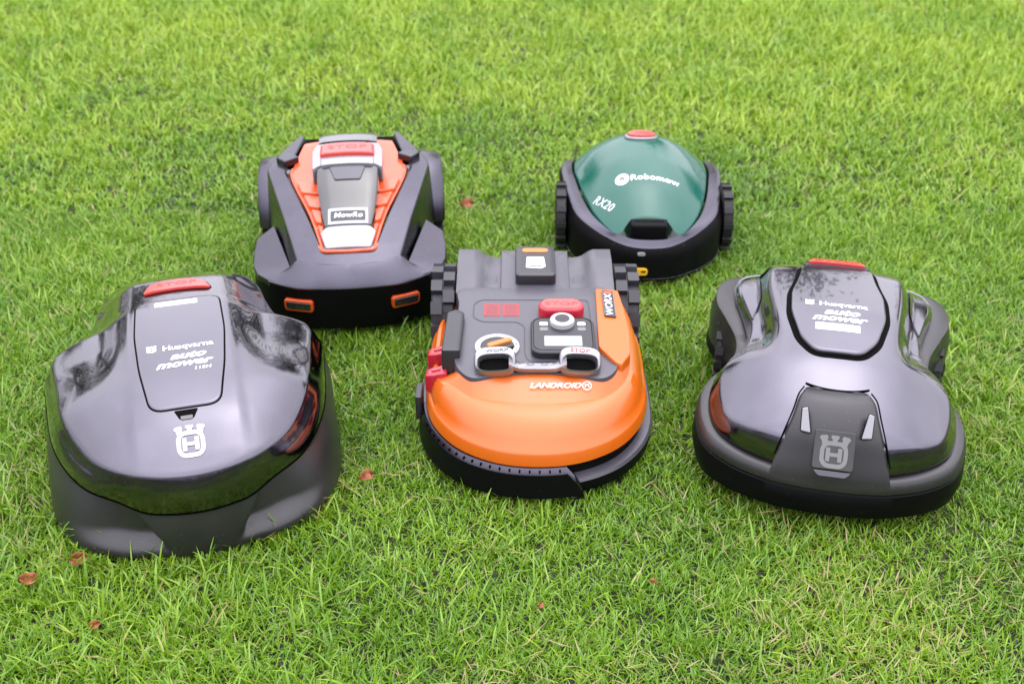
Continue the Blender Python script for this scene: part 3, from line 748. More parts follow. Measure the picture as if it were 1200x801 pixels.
    text('lettering', 'MowRo', cm, (0, -.1465), .0185, 'white_print', pl, .0044, 0, 1.0, shear=.2, bold=.012, space=1.05)
    # silver frame with the stop bar
    for s in (-1, 1):
        panel('console_frame', rpoly([(s*.040, .000), (s*.062, -.004), (s*.077, -.014), (s*.079, .06), (s*.070, .098), (s*.040, .098)], .005, 4, .007), cm, -.030, .0045, 'silver_paint', T, .003, 5)
    panel('console_bridge', rrect(.085, .018, .003, (0, .094)), cm, -.02, .004, 'dark_grey', T, .002, 4)
    panel('console_pad', rrect(.118, .030, .006, (0, .006)), cm, -.02, .0075, 'silver_paint', T, .003, 5)
    b = panel('stop_button', rrect(.120, .048, .007, (0, .045)), cm, -.02, .0155, 'red_button', T, .005, 6)
    text('lettering', 'STOP', cm, (0, .047), .023, 'red_letter', b, .0159, 0, 1.6, bold=.0)
    panel('console_key', rpoly([(-.040, -.012), (.040, -.012), (.028, -.050), (-.028, -.050)], .005, 4, .007), cm, -.01, .0035, 'satin_grey', T, .002, 5)
    # tail cap
    V = []; ys = np.linspace(.104, .222, 10)
    for y in ys:
        for x in np.linspace(-.066, .066, 13): V.append((x, y, cz(x, y)+.006-.10*abs(x/.066)**8*.02))
    g = MB(); g.add(V, [(i*13+j, i*13+j+1, (i+1)*13+j+1, (i+1)*13+j) for i in range(9) for j in range(12)])
    e = [V[i*13] for i in range(10)]; e2 = [V[i*13+12] for i in range(10)]
    for ed in (e, e2, V[-13:], V[:13]):
        k = len(ed); g.add(list(ed)+[(p[0], p[1], p[2]-.05) for p in ed], [(i, i+1, k+i+1, k+i) for i in range(k-1)])
    g.build('tail_cap', 'gloss_black', T, angle=40)
    # closing wall between the ridges, below the cap
    make('rear_wall', [(-.15, .10, .10), (.15, .10, .10), (.115, .226, .25), (-.115, .226, .25), (-.15, .235, .10), (.15, .235, .10)], [(0, 1, 2, 3), (3, 2, 5, 4)], 'matte_black', T)
    # lamps on the bumper
    for x0, lab in ((-.107, 0), (.113, 1)):
        i = np.argmin(np.abs(a[:, 0]-x0)+10*(a[:, 1] > 0)); t = a[(i+1) % len(a)]-a[i-1]
        U = t*np.sign(t[0]); U[2] = 0; o_ = np.array([x0, 0, .089]); y_ = np.interp(x0, *(lambda q: (q[:, 0][np.argsort(q[:, 0])], q[:, 1][np.argsort(q[:, 0])]))(bm_[bm_[:, 1] < -.2])); o_[1] = y_-.001
        V_ = (0, -.10, 1)
        fm = frame(o_, U, V_)
        P = rrect(.062, .027, .007); Q = rrect(.053, .0175, .004)
        lm = panel('lamp', P, fm, -.012, .004, 'orange_gloss', T, .002, 2)
        panel('lamp_glass', Q, fm, -.002, .0052, 'lamp_glass', lm, .001, 3)
mower_faceted()

# ================================================================== mower: orange and grey, centre
def mower_orange():
    T = thing('robot_mower', 'orange robot mower with grey control deck and lugged rear wheels, in the middle', 'robot mower', (.045, 1.80, 0), -.2, 'robot mowers on the lawn')
    N = 12
    L0 = [(0, -.273, .074), (.07, -.262, .074), (.135, -.224, .075), (.178, -.166, .076), (.198, -.105, .078), (.2035, -.02, .08), (.203, .06, .084), (.197, .11, .088), (.178, .15, .09), (0, .17, .09)]
    low = sym(L0, N)
    rim = inset(low, .0035); rim[:, 2] += .020
    rim1 = inset(low, .0055); rim1[:, 2] += .0235
    led = inset(low, .0085); led[:, 2] += .0255
    top_r = [(0, -.187, .1445), (.062, -.183, .1445), (.117, -.166, .145), (.150, -.130, .147), (.166, -.078, .151), (.169, 0, .157), (.166, .08, .163), (.163, .125, .166), (.150, .155, .166), (0, .160, .166)]
    top_l = [(-.062, -.183, .1445), (-.117, -.166, .145), (-.150, -.134, .147), (-.172, -.100, .138), (-.176, -.05, .118), (-.176, .05, .118), (-.172, .12, .128), (-.150, .155, .14)]
    dk_r = [(0, -.1265, .1675), (.062, -.1335, .1665), (.112, -.143, .165), (.134, -.121, .167), (.146, -.075, .171), (.150, 0, .174), (.148, .08, .176), (.146, .125, .177), (.140, .150, .177), (0, .155, .177)]
    dk_l = [(-.062, -.1335, .1665), (-.112, -.143, .165), (-.134, -.122, .166), (-.150, -.092, .145), (-.152, -.05, .120), (-.152, .05, .120), (-.150, .12, .130), (-.140, .150, .14)]
    tp = asym(top_r, top_l, N); dk = asym(dk_r, dk_l, N)
    m1 = led*.62+tp*.38; m1[:, 2] += .013*1; m2 = led*.28+tp*.72; m2[:, 2] += .011; m0 = led*.86+tp*.14; m0[:, 2] += .0075
    t1 = tp*.93+dk*.07; t1[:, 2] += .0015
    v, fc = loft([inset(low, .006), low, rim, rim1, led, m0, m1, m2, tp]); make('shell', v, fc, 'orange_shell', T, angle=42)
    ins = inset(dk, .004); ins[:, 2] -= .01
    v, fc = loft([tp, dk*.25+tp*.75, dk*.6+tp*.4, dk, ins]); make('shell_top', v, fc, 'orange_shell', T, angle=42)
    # grey deck
    dp = np.array([(p[0], p[1]) for p in crom([(0, -.1295), (.064, -.1365), (.114, -.1465), (.137, -.123), (.146, -.078), (.149, 0), (.147, .10), (.147, .155), (0, .157), (-.147, .155), (-.147, .10), (-.149, 0), (-.149, -.078), (-.137, -.123), (-.114, -.1465), (-.064, -.1365)], 6, True)])
    def dz(x, y): return .1705+.036*(np.asarray(y)+.14)*.9
    mp = on(dz)
    v, fc = prism_geo(dp, .11, dz, .002); deck = make('deck', v, fc, 'satin_grey', T)
    # raised field with the two red warning prints, print of the panel surround
    sur = rpoly([(-.105, .115), (-.012, .115), (.10, .115), (.104, -.075), (.088, -.098), (-.014, -.098), (-.022, -.075), (-.022, .02), (-.035, .035), (-.10, .035), (-.118, .05), (-.118, .10)], .012, 5, .008)
    strip('deck_groove', sur, .0022, mp, .0006, 'dark_grey', deck)
    for cx in (-.083, -.0475):
        panel('warning_print', rrect(.031, .046, .002, (cx, .0785)), mp, -.001, .0007, 'red_print', deck, .0003, 3)
        for k in range(5):
            panel('warning_line', rrect(.022, .0028, .0005, (cx, .0945-.008*k), 3), mp, .0004, .0011, 'satin_grey', deck, .0002, 2)
    # right orange strip with the maker sign
    pr = rpoly([(.1165, .147), (.1600, .150), (.1670, .08), (.1705, .0), (.1665, -.075), (.148, -.112), (.136, -.104), (.1105, -.062)], .006, 5, .008)
    rs = panel('side_rail', pr, on(lambda x, y: dz(x, y)-.0015-.13*(np.asarray(x)-.118)), -.025, .010, 'orange_shell', T, .004, 6, (.14, .03))
    rm = on(lambda x, y: dz(x, y)-.0015-.13*(np.asarray(x)-.118))
    sg = panel('sign', rrect(.0225, .094, .003, (.1385, .089)), rm, .006, .0135, 'dark_grey', rs, .001, 4)
    strip('sign_border', rrect(.0205, .092, .003, (.1385, .089)), .0012, rm, .0139, 'grey_print', sg)
    text('lettering', 'WORX', rm, (.1385, .083), .0200, 'white_print', sg, .0142, 90, 1.22, bold=.01)
    panel('sign_dot', rrect(.015, .009, .002, (.1385, .127)), rm, .011, .0142, 'orange_gloss', sg, .0005, 3)
    # control panel with screen, knob and stop button
    pn = panel('control_panel', rrect(.116, .118, .020, (.047, -.030)), mp, -.002, .0155, 'dark_grey', T, .004, 6)
    strip('panel_groove', rrect(.106, .107, .017, (.047, -.030)), .0012, mp, .0160, 'seam', pn)
    panel('screen', rrect(.068, .033, .002, (.047, -.054)), mp, .014, .0162, 'screen', pn, .0005, 4)
    for cx, cy in ((.013, .004), (.082, .004), (.013, -.014), (.082, -.014)):
        panel('key_print', rrect(.015, .011, .003, (cx, cy)), mp, .0145, .0161, 'grey_print' if cy < 0 else 'white_print', pn, .0003, 3)
    kn = panel('knob', ell(.0225, .0225, (.047, .006)), mp, .012, .0260, 'white_plastic', pn, .003, 4)
    panel('knob_cap', ell(.0135, .0135, (.047, .006)), mp, .0255, .0270, 'dark_grey', kn, .001, 3)
    sb = panel('stop_button', rrect(.086, .044, .0215, (.047, .064), 8), mp, -.002, .022, 'red_soft', T, .006, 6)
    panel('button_pad', rrect(.074, .032, .0155, (.047, .064), 8), mp, .020, .0228, 'red_button', sb, .001, 4)
    text('lettering', 'STOP', mp, (.047, .064), .0165, 'red_letter', sb, .0231, 0, 1.6, bold=.0)
    # height dial
    dl = MB(); c_ = (-.0715, -.052)
    for r0, r1, h in ((.040, .0305, .004),):
        A, B = ell(r0, r0, c_, 56), ell(r1, r1, c_, 56)
        rings = [mp(A[:, 0], A[:, 1], -.001), mp(A[:, 0], A[:, 1], h), mp(B[:, 0], B[:, 1], h), mp(B[:, 0], B[:, 1], -.001)]
        dl.add(*loft(rings))
    d = dl.build('height_dial', 'white_plastic', T)
    panel('dial_face', ell(.0303, .0303, c_, 40), mp, -.001, .0025, 'dark_grey', d, .0005, 4)
    panel('dial_pointer', rrect(.048, .012, .004, (-.067, -.050), 4, 28), mp, .002, .012, 'orange_soft', d, .002, 4)
    panel('dial_grip', rrect(.046, .012, .004, (-.062, -.0615), 4, 28), mp, .002, .008, 'dark_grey', d, .002, 4)
    for k in range(9):
        an = R(200-k*27); p = (c_[0]+.0352*math.cos(an), c_[1]+.0352*math.sin(an))
        panel('dial_mark', rrect(.0034, .0014, .0004, p, 2, math.degrees(an)), mp, .0035, .0046, 'dark_grey', d, .0001, 2)
    # carry handle: two short oval sleeves joined by a bar
    h = MB()
    for s in (-1, 1):
        fm_ = frame((s*.0745, -.121, .1925), (1, 0, -.05*s), (0, .92, .40))
        A_ = np.linspace(0, 2*math.pi, 48, endpoint=False)
        def el(a, b, v0, pw=.62): return np.column_stack([a*np.sign(np.cos(A_))*np.abs(np.cos(A_))**pw, v0+b*np.sign(np.sin(A_))*np.abs(np.sin(A_))**pw])
        O_, O2, I2, I_ = el(.0370, .0275, 0), el(.0352, .0260, .0), el(.0305, .0180, -.0058), el(.0290, .0165, -.0062)
        h.add(*loft([fm_(I_[:, 0]*.96, I_[:, 1], -.016), fm_(I_[:, 0], I_[:, 1], -.004), fm_(I2[:, 0], I2[:, 1], -.0002), fm_((O2*.5+I2*.5)[:, 0], (O2*.5+I2*.5)[:, 1], .0012), fm_(O2[:, 0], O2[:, 1], -.0002), fm_(O_[:, 0], O_[:, 1], -.004), fm_(O_[:, 0], O_[:, 1], -.015)]))
        panel('handle_shade', el(.030, .017, -.0066), fm_, -.020, -.013, 'seam', T, .0005, 3)  # black sheet stands in for shade inside the handle opening
    # joining bar with flared ends
    sec = []
    for x, hw, zt in ((-.050, .0150, .196), (-.042, .0120, .190), (-.032, .0095, .1845), (-.02, .0085, .183), (0, .0083, .183), (.02, .0085, .183), (.032, .0095, .1845), (.042, .0120, .190), (.050, .0150, .196)):
        sec.append(np.array([(x, -.125-hw, zt-.010), (x, -.125-hw, zt-.003), (x, -.125-hw+.003, zt), (x, -.125+hw-.003, zt), (x, -.125+hw, zt-.003), (x, -.125+hw, zt-.010)]))
    h.add(*loft(sec, True, True))
    hd = h.build('carry_handle', 'silver', T, angle=40)
    bm2 = frame((0, -.122, .1834), (1, 0, 0), (0, 1, 0))
    for cx in (-.0125, .0125):
        strip('handle_print', rrect(.011, .006, .0028, (cx, 0), 4), .001, bm2, .0, 'dark_grey', hd)
    hm = lambda sx: frame((sx*.0745, -.1035, .2012), (1, 0, -.05*sx), (0, .92, .40))
    text('lettering', 'WORX', hm(-1), (.004, -.0015), .0085, 'dark_grey', hd, .0003, 2, 1.5, bold=.02)
    text('lettering', 'STOP', hm(1), (.000, -.0015), .0105, 'red_print', hd, .0003, -2, 1.4, bold=.02)
    # model lettering on the nose
    i = 0
    ob_mp = frame((.041, -.158, .1592), (1, 0, 0), (0, 1, .47))
    text('lettering', 'LANDROID', ob_mp, (-.011, .002), .0142, 'white_print', T, .0012, 0, 1.22, shear=.3, bold=.02)
    strip('letter_ring', ell(.0075, .0082, (.0440, .002), 28), .0013, ob_mp, .0012, 'white_print', T)
    text('lettering', 'M', ob_mp, (.0440, .002), .0115, 'white_print', T, .0012, 0, 1.0)
    # left side block and red plugs
    v, fc = prism_geo(rpoly([(-.170, -.088), (-.137, -.088), (-.134, .050), (-.150, .062), (-.166, .050)], .005, 4, .01), .10, lambda x, y: .190+0*np.asarray(x), .004); make('side_block', v, fc, 'dark_grey', T)
    for yy in (-.085, -.015):
        v, fc = prism_geo(rpoly([(-.160, yy-.016), (-.160, yy+.016), (-.186, yy+.015), (-.200, yy+.010), (-.200, yy-.010), (-.186, yy-.015)], .003, 3, .006), .108, lambda x, y: .151+.25*(np.asarray(x)+.16), .004); rp = make('red_plug', v, fc, 'red_soft', T)
        v, fc = prism_geo(rrect(.016, .006, .002, (-.181, yy)), .120, lambda x, y: .1535+.25*(np.asarray(x)+.16), .001); make('plug_rib', v, fc, 'red_soft', rp)
    v, fc = prism_geo(rrect(.012, .05, .004, (-.2135, -.075)), .05, .098, .002); make('side_tab', v, fc, 'dark_grey', T)
    # chassis below: black wall, grey ledge on the right, comb guard on the left
    ch = inset(low, .012); ch[:, 2] = .078; c2 = inset(low, .008); c2[:, 2] = .050
    o1 = inset(low, -.0075); o1[:, 2] = .0475; o2 = inset(low, -.0110); o2[:, 2] = .042; o3 = inset(low, -.0095); o3[:, 2] = .020
    v, fc = loft([ch, c2]); make('chassis_gap', v, fc, 'matte_black', T)
    v, fc = loft([inset(c2, .002), c2, o1, o2]); make('ledge', v, fc, 'satin_grey', T, angle=40)
    v, fc = loft([o2, o3, inset(o3, .05)]); make('chassis', v, fc, 'matte_black', T, angle=40)
    # comb guard: from left flank to a wedge right of centre
    k0 = 0; half = len(low)
    path = [low[(-j) % half] for j in range(0, 1)]
    pts = []
    for j in range(len(low)//2):
        p = low[(-j) % half]
        if p[1] < -.075: pts.append(p)
    pts = np.array(pts)                                   # centre -> left flank
    rgt = np.array([p for p in low[:len(low)//2] if 0 < p[0] < .048 and p[1] < 0])
    pts = np.vstack([rgt[::-1], pts])
    tx = np.gradient(pts[:, :2], axis=0); tx /= np.linalg.norm(tx, axis=1)[:, None]; nr = np.column_stack([-tx[:, 1], tx[:, 0]])
    if np.dot(nr[0], (0, -1)) < 0: nr = -nr
    def off(d, z): return np.column_stack([pts[:, :2]+nr*d, np.full(len(pts), z)])
    rws = [off(-.004, .0735), off(.0040, .0735), off(.0100, .0665), off(.0112, .0640), off(.0150, .018)]
    wed = np.array([(.074, -.276, .040), (.0745, -.280, .038), (.0755, -.2835, .033), (.076, -.284, .030), (.078, -.286, .018)])
    wm = np.array([(.060, -.273, .062), (.061, -.279, .061), (.063, -.284, .054), (.0635, -.285, .051), (.065, -.288, .018)])
    rws = [np.vstack([wed[i], wm[i], r]) for i, r in enumerate(rws)]
    k = len(rws[0])
    g = MB(); V = np.vstack(rws[:4]); g.add(V, [(r*k+i, r*k+i+1, (r+1)*k+i+1, (r+1)*k+i) for r in range(3) for i in range(k-1)])
    gd = g.build('comb_guard', 'satin_charcoal', T, angle=30)
    g = MB(); V = np.vstack(rws[3:]); g.add(V, [(r*k+i, r*k+i+1, (r+1)*k+i+1, (r+1)*k+i) for r in range(1) for i in range(k-1)]); g.build('guard_wall', 'matte_black', gd, angle=30)
    arc = np.concatenate([[0], np.cumsum(np.linalg.norm(np.diff(pts[:, :2], axis=0), axis=1))])
    for s_ in np.arange(.012, arc[-1]-.05, .0165):
        p = np.array([np.interp(s_, arc, pts[:, 0]), np.interp(s_, arc, pts[:, 1])]); nn = np.array([np.interp(s_, arc, nr[:, 0]), np.interp(s_, arc, nr[:, 1])])
        an = math.atan2(nn[1], nn[0]); q = p+nn*.0075
        g = MB(); g.add(*box_geo((q[0], q[1], .0692), (.0045, .0028, .0045), Matrix.Rotation(an, 3, 'Z'))); g.build('guard_slot', 'seam', gd, False)
    # rear block
    def rz(x):
        return ci(np.abs(x), [0, .072, .084, .098, .112, .122, .155], [.176, .176, .1765, .1805, .191, .1945, .1945])
    xs = np.concatenate([np.linspace(-.155, -.07, 16), np.linspace(.07, .155, 16)]); ys = [.150, .1535, .158, .25, .300, .308, .312]; zo = [-.022, -.010, -.007, 0, 0, -.003, -.012]
    g = MB(); V = []
    for y, dz_ in zip(ys, zo):
        for x in xs: V.append((x, y+.006*(1-abs(x)/.155)*0, rz(x)+dz_-(.012 if y < .2 else 0)*(1-sst(.158, .25, y))))
    m = len(xs); g.add(V, [(i*m+j, i*m+j+1, (i+1)*m+j+1, (i+1)*m+j) for i in range(len(ys)-1) for j in range(m-1)])
    for row, z in ((0, .10), (len(ys)-1, .06)):
        ed = V[row*m:(row+1)*m]; g.add(list(ed)+[(p[0], p[1], z) for p in ed], [(i, i+1, m+i+1, m+i) for i in range(m-1)])
    for col in (0, m-1):
        ed = [V[i*m+col] for i in range(len(ys))]; k = len(ed); g.add(list(ed)+[(p[0], p[1], .06) for p in ed], [(i, i+1, k+i+1, k+i) for i in range(k-1)])
    rb = g.build('rear_block', 'satin_grey', T, angle=30)
    v, fc = prism_geo(rpoly([(-.0685, .150), (.0685, .150), (.0685, .314), (-.0685, .314)], .003, 3, .01), .10, lambda x, y: .1735+.08*(np.asarray(y)-.15), .004); bd = make('battery_door', v, fc, 'satin_grey', T)
    v, fc = prism_geo(rrect(.054, .012, .002, (0, .1475)), .150, .1685, .002); make('door_latch', v, fc, 'dark_grey', bd)
    for s in (-1, 1):
        strip('catch_print', rrect(.020, .014, .004, (s*.086, .215), 4), .001, lambda u, v_, h: np.column_stack([u, v_, rz(u)+h-.012*(1-sst(.158, .25, v_))]), .0008, 'dark_grey', rb)
    v, fc = prism_geo(rrect(.080, .124, .010, (.001, .243)), .16, lambda x, y: .198+.03*(np.asarray(y)-.18), .005); bt = make('battery_cap', v, fc, 'dark_grey', T)
    bm3 = on(lambda x, y: .198+.03*(np.asarray(y)-.18)+0*np.asarray(x))
    panel('orange_inlay', rrect(.053, .0165, .008, (.001, .283)), bm3, -.002, .0012, 'orange_soft', bt, .0006, 4)
    st = panel('sticker', rpoly([(-.016, .255), (.018, .255), (.021, .216), (.012, .208), (-.018, .212)], .002, 3), bm3, -.001, .0006, 'white_print', bt, .0002, 3)
    text('lettering', 'POWER', bm3, (.001, .245), .0088, 'orange_gloss', st, .0010, 0, .95, bold=.02)
    text('lettering', 'SHARE', bm3, (.001, .231), .0098, 'dark_grey', st, .0010, 0, .95, bold=.02)
    panel('sticker_bar', rrect(.024, .005, .001, (.001, .2185)), bm3, .0004, .0010, 'dark_grey', st, .0002, 2)
    for s in (-1, 1): wheel(T, (s*.181, .208, .098), .098, .046, 13, .013, 'rubber_grey')
    wheel(T, (0, -.20, .03), .03, .03, 10, .002)
mower_orange()

# ================================================================== mower: glossy charcoal with sculpted shoulders, right
def mower_right():
    T = thing('robot_mower', 'grey robot mower with headlamps beside a metal front emblem, at the right', 'robot mower', (.580, 1.764, 0), -12.5, 'robot mowers on the lawn')
    def f(x, y):
        ax = np.abs(x); y = np.asarray(y, float)
        zc = ci(y, [-.33, -.298, -.265, -.2, -.13, 0, .13, .18, .225], [.143, .1555, .179, .2085, .230, .246, .2475, .237, .208])
        k = ci(y, [-.3, -.2, -.1, 0, .22], [.060, .062, .058, .036, .032])
        z = zc-k*(ax/.19)**2.7
        edge = .094+.020*sst(-.10, .12, y)
        z = z-.026*sst(edge, edge+.032, ax)*sst(-.135, -.03, y)
        z = z-.012*gau(ax-(edge+.030), .020)*.4*sst(-.13, -.05, y)*(1-sst(.03, .12, y))
        return z
    mp = on(f)
    Tm = [(0, -.297), (.05, -.295), (.09, -.287), (.14, -.266), (.175, -.235), (.191, -.19), (.194, -.145), (.183, -.112), (.158, -.083), (.148, -.045), (.147, .0), (.160, .055), (.176, .115), (.177, .163), (.163, .198), (.10, .214), (0, .217)]
    G = [(0, -.305, .110), (.05, -.303, .110), (.092, -.295, .110), (.146, -.272, .113), (.185, -.238, .117), (.203, -.192, .123), (.206, -.140, .131), (.194, -.102, .139), (.166, -.072, .148), (.154, -.04, .155), (.151, .0, .163), (.164, .055, .174), (.180, .115, .180), (.181, .167, .182), (.167, .203, .184), (.10, .220, .19), (0, .223, .195)]
    R1 = [(0, -.318, .1045), (.05, -.316, .1045), (.096, -.308, .1045), (.153, -.284, .107), (.196, -.247, .111), (.2165, -.196, .116), (.220, -.140, .123), (.208, -.098, .130), (.182, -.062, .138), (.169, -.03, .150), (.171, .0, .160), (.192, .055, .168), (.2135, .115, .170), (.214, .175, .170), (.196, .216, .170), (.11, .231, .176), (0, .234, .18)]
    R2 = [(0, -.324, .094), (.05, -.322, .094), (.098, -.313, .094), (.156, -.289, .096), (.201, -.251, .099), (.222, -.198, .103), (.2255, -.14, .108), (.214, -.094, .110), (.184, -.056, .118), (.172, -.025, .128), (.174, .005, .135), (.199, .06, .135), (.222, .118, .135), (.222, .18, .135), (.202, .223, .135), (.113, .238, .14), (0, .242, .14)]
    R3 = [(x, y, z-.045 if y > -.08 else z-.008) for x, y, z in R2]
    N = 12
    t = with_z(sym(Tm, N), f); g = sym(G, N); r1 = sym(R1, N); r2 = sym(R2, N); r3 = sym(R3, N)
    e0 = t.copy(); e0[:, 2] -= .004; e1 = inset(t, .0008); e1[:, 2] -= .0018; i1 = inset(t, .003); i1[:, 2] = f(i1[:, 0], i1[:, 1])-.0004
    gl = inset(g, .004); gl[:, 2] -= .001
    rings = [gl, g, inset(g*.5+e0*.5, -.003), e0, e1, i1]+dome(t, f, (0, -.03), 64, .975)
    v, fc = loft(rings); make('cover', v, fc, 'gloss_charcoal', T, angle=45)
    gi = inset(g, .003); gi[:, 2] -= .0035
    g2 = inset(g, -.0015); g2[:, 2] -= .003
    rr = inset(r1, .003); rr[:, 2] += .002
    v, fc = loft([inset(gi, .004), gi, g2, rr, r1, r1*.5+r2*.5, r2, r3, inset(r3, .006)]); make('body_rim', v, fc, 'matte_charcoal', T, angle=35)
    strip_g = MB()
    a = inset(r3, -.0005); a[:, 2] += .0008; b = inset(r3, .0015); b[:, 2] -= .0012
    B0 = inset(r3, .004); B0[:, 2] -= .001; B1 = inset(r3, -.001); B1[:, 2] = B0[:, 2]-.004; B2 = inset(r3, .002); B2[:, 2] = np.where(B2[:, 1] > -.09, .06, .036)
    BM = inset(B1*.5+B2*.5, -.004)
    v, fc = loft([inset(B0, .01), B0, B1, BM, B2]); make('bumper', v, fc, 'matte_black', T, angle=45)
    # side seams of the shoulders: raised glossy pods
    for s in (-1, 1):
        panel('shoulder_pod', rpoly([(s*.146, .006), (s*.170, .105), (s*.170, .150), (s*.158, .176), (s*.140, .172), (s*.134, .070)], .006, 4, .006), mp, -.002, .0040, 'gloss_charcoal', T, .002, 6)
    # lid
    lp = rpoly([(-.064, .150), (.064, .150), (.071, .092), (.083, .040), (.083, -.03), (.066, -.100), (.040, -.137), (-.040, -.137), (-.066, -.100), (-.083, -.03), (-.083, .040), (-.071, .092)], .016, 5, .007)
    def fl(x, y): return f(x, y)+.010*(1-sst(.9, 1.0, np.hypot(np.asarray(x)/.085, (np.asarray(y)-.0)/.15)))*0+.004
    L3 = np.column_stack([lp, np.zeros(len(lp))])
    big = inset(L3, -.0065)[:, :2]
    panel('lid_well', big, mp, -.003, .0008, 'seam', T, .0004, 10, (0, .0))
    lid = panel('lid', inset(L3, .0015)[:, :2], on(fl), -.004, .0040, 'gloss_charcoal', T, .004, 12, (0, .0))
    lm = on(lambda x, y: fl(x, y)+.004)
    text('lettering', 'Husqvarna', lm, (.008, -.003), .0195, 'white_print', lid, .0006, 0, 1.0, bold=.02)
    emblem_geo(lm, (-.050, -.001), .016, .0006, 1.05).build('crown_mark', 'white_print', lid, smooth=False)
    text('lettering', 'auto', lm, (.004, -.028), .026, 'white_print', lid, .0006, 0, 1.25, shear=.35, bold=.035)
    text('lettering', 'mower', lm, (-.001, -.047), .0255, 'white_print', lid, .0006, 0, 1.2, shear=.35, bold=.035)
    panel('lid_label', rrect(.075, .019, .001, (-.002, -.072)), lm, -.001, .0006, 'white_print', lid, .0003, 4)
    # stop button on its tail housing
    panel('button_housing', rpoly([(-.062, .146), (.062, .146), (.056, .186), (-.056, .186)], .008, 5, .006), mp, -.004, .010, 'satin_charcoal', T, .004, 6)
    b = panel('stop_button', rpoly([(-.053, .151), (.053, .151), (.046, .180), (-.046, .180)], .006, 5, .006), mp, .006, .0155, 'red_button', T, .003, 6)
    text('lettering', 'STOP', mp, (0, .166), .0215, 'red_letter', b, .0161, 0, 1.6, bold=.02)
    # front console: matte wedge with bevelled top, lamps and emblem plate
    prof = [(-.213, .2075, .050), (-.232, .2115, .055), (-.247, .2095, .061), (-.273, .1935, .068), (-.293, .1705, .077), (-.3075, .142, .086), (-.320, .114, .094), (-.325, .096, .099)]
    pc = crom(prof, 5); V = []; ts = np.concatenate([[-1.0, -1.0, -.975, -.92], np.linspace(-.7, .7, 9), [.92, .975, 1.0, 1.0]])
    for i, (y, z, wd) in enumerate(pc):
        for j, tt in enumerate(ts):
            dz = 0; at = abs(tt)
            if j in (0, len(ts)-1): dz = -.035
            elif j in (1, len(ts)-2): dz = -.0035
            elif j in (2, len(ts)-3): dz = -.0010
            yb = y+.012*at**2.2
            V.append((tt*wd, yb, z+dz-.004*at**2))
    m = len(ts); k = len(pc)
    F = [(i*m+j, i*m+j+1, (i+1)*m+j+1, (i+1)*m+j) for i in range(k-1) for j in range(m-1)]
    g_ = MB(); g_.add(V, F); top = V[:m]; g_.add(list(top)+[(p[0], p[1]+.004, p[2]-.02) for p in top], [(i, i+1, m+i+1, m+i) for i in range(m-1)])
    con = g_.build('front_console', 'matte_charcoal', T, angle=35)
    pcy, pcz, pcw = pc[:, 0], pc[:, 1], pc[:, 2]
    zz = np.column_stack([np.interp(np.linspace(0, len(pc)-1, 120), range(len(pc)), pcy), np.interp(np.linspace(0, len(pc)-1, 120), range(len(pc)), pcz)])
    e_ = [np.array([(s*w_*1.015, y+.012, z-.0015) for y, z, w_ in pc[3:-8]]) for s in (-1, 1)]
    for q in e_:
        make('console_gap', *tube_geo(q, .0014, 6), 'seam', con)
    q = np.array([(x_, -.2125+.012*(x_/.050)**2.2 if x_ > 0 else -.2125+.012*(-x_/.050)**2.2, .2080) for x_ in np.linspace(-.051, .051, 15)]); make('console_gap', *tube_geo(q, .0014, 6), 'seam', con)
    # sloped face frame
    A = np.array([0, -.262, .194]); B = np.array([0, -.309, .128]); V_ = A-B
    fm = frame((0, -.2955, .1685), (1, 0, 0), V_)
    ep = panel('emblem_plate', rrect(.064, .062, .004, (0, -.018)), fm, -.006, .0022, 'steel_plate', T, .001, 5)
    emblem_geo(fm, (0, -.019), .047, .0030, 1.06).build('emblem', 'grey_print', ep, smooth=False)
    panel('plate_lip', rpoly([(-.030, -.051), (.030, -.051), (.022, -.060), (-.022, -.060)], .004, 4), fm, -.006, .0028, 'satin_grey', T, .001, 4)
    for s in (-1, 1):
        lp_ = [(s*.0560, .042), (s*.0475, .044), (s*.0395, .003), (s*.0550, .005)]
        lf = frame((0, -.2955, .1710), (1, 0, 0), V_)
        hl = panel('headlamp', rpoly(lp_, .002, 3, .006), lf, -.004, .0060, 'lens_white', T, .0015, 4)
        strip('headlamp_seal', rpoly([(x*1.0, y) for x, y in lp_], .002, 3, .006), .0025, lf, .0020, 'seam', hl)
    for s in (-1, 1): wheel(T, (s*.190, .112, .076), .076, .034, 16, .007)
    for s in (-1, 1): wheel(T, (s*.12, -.20, .03), .03, .03, 10, .002)
mower_right()

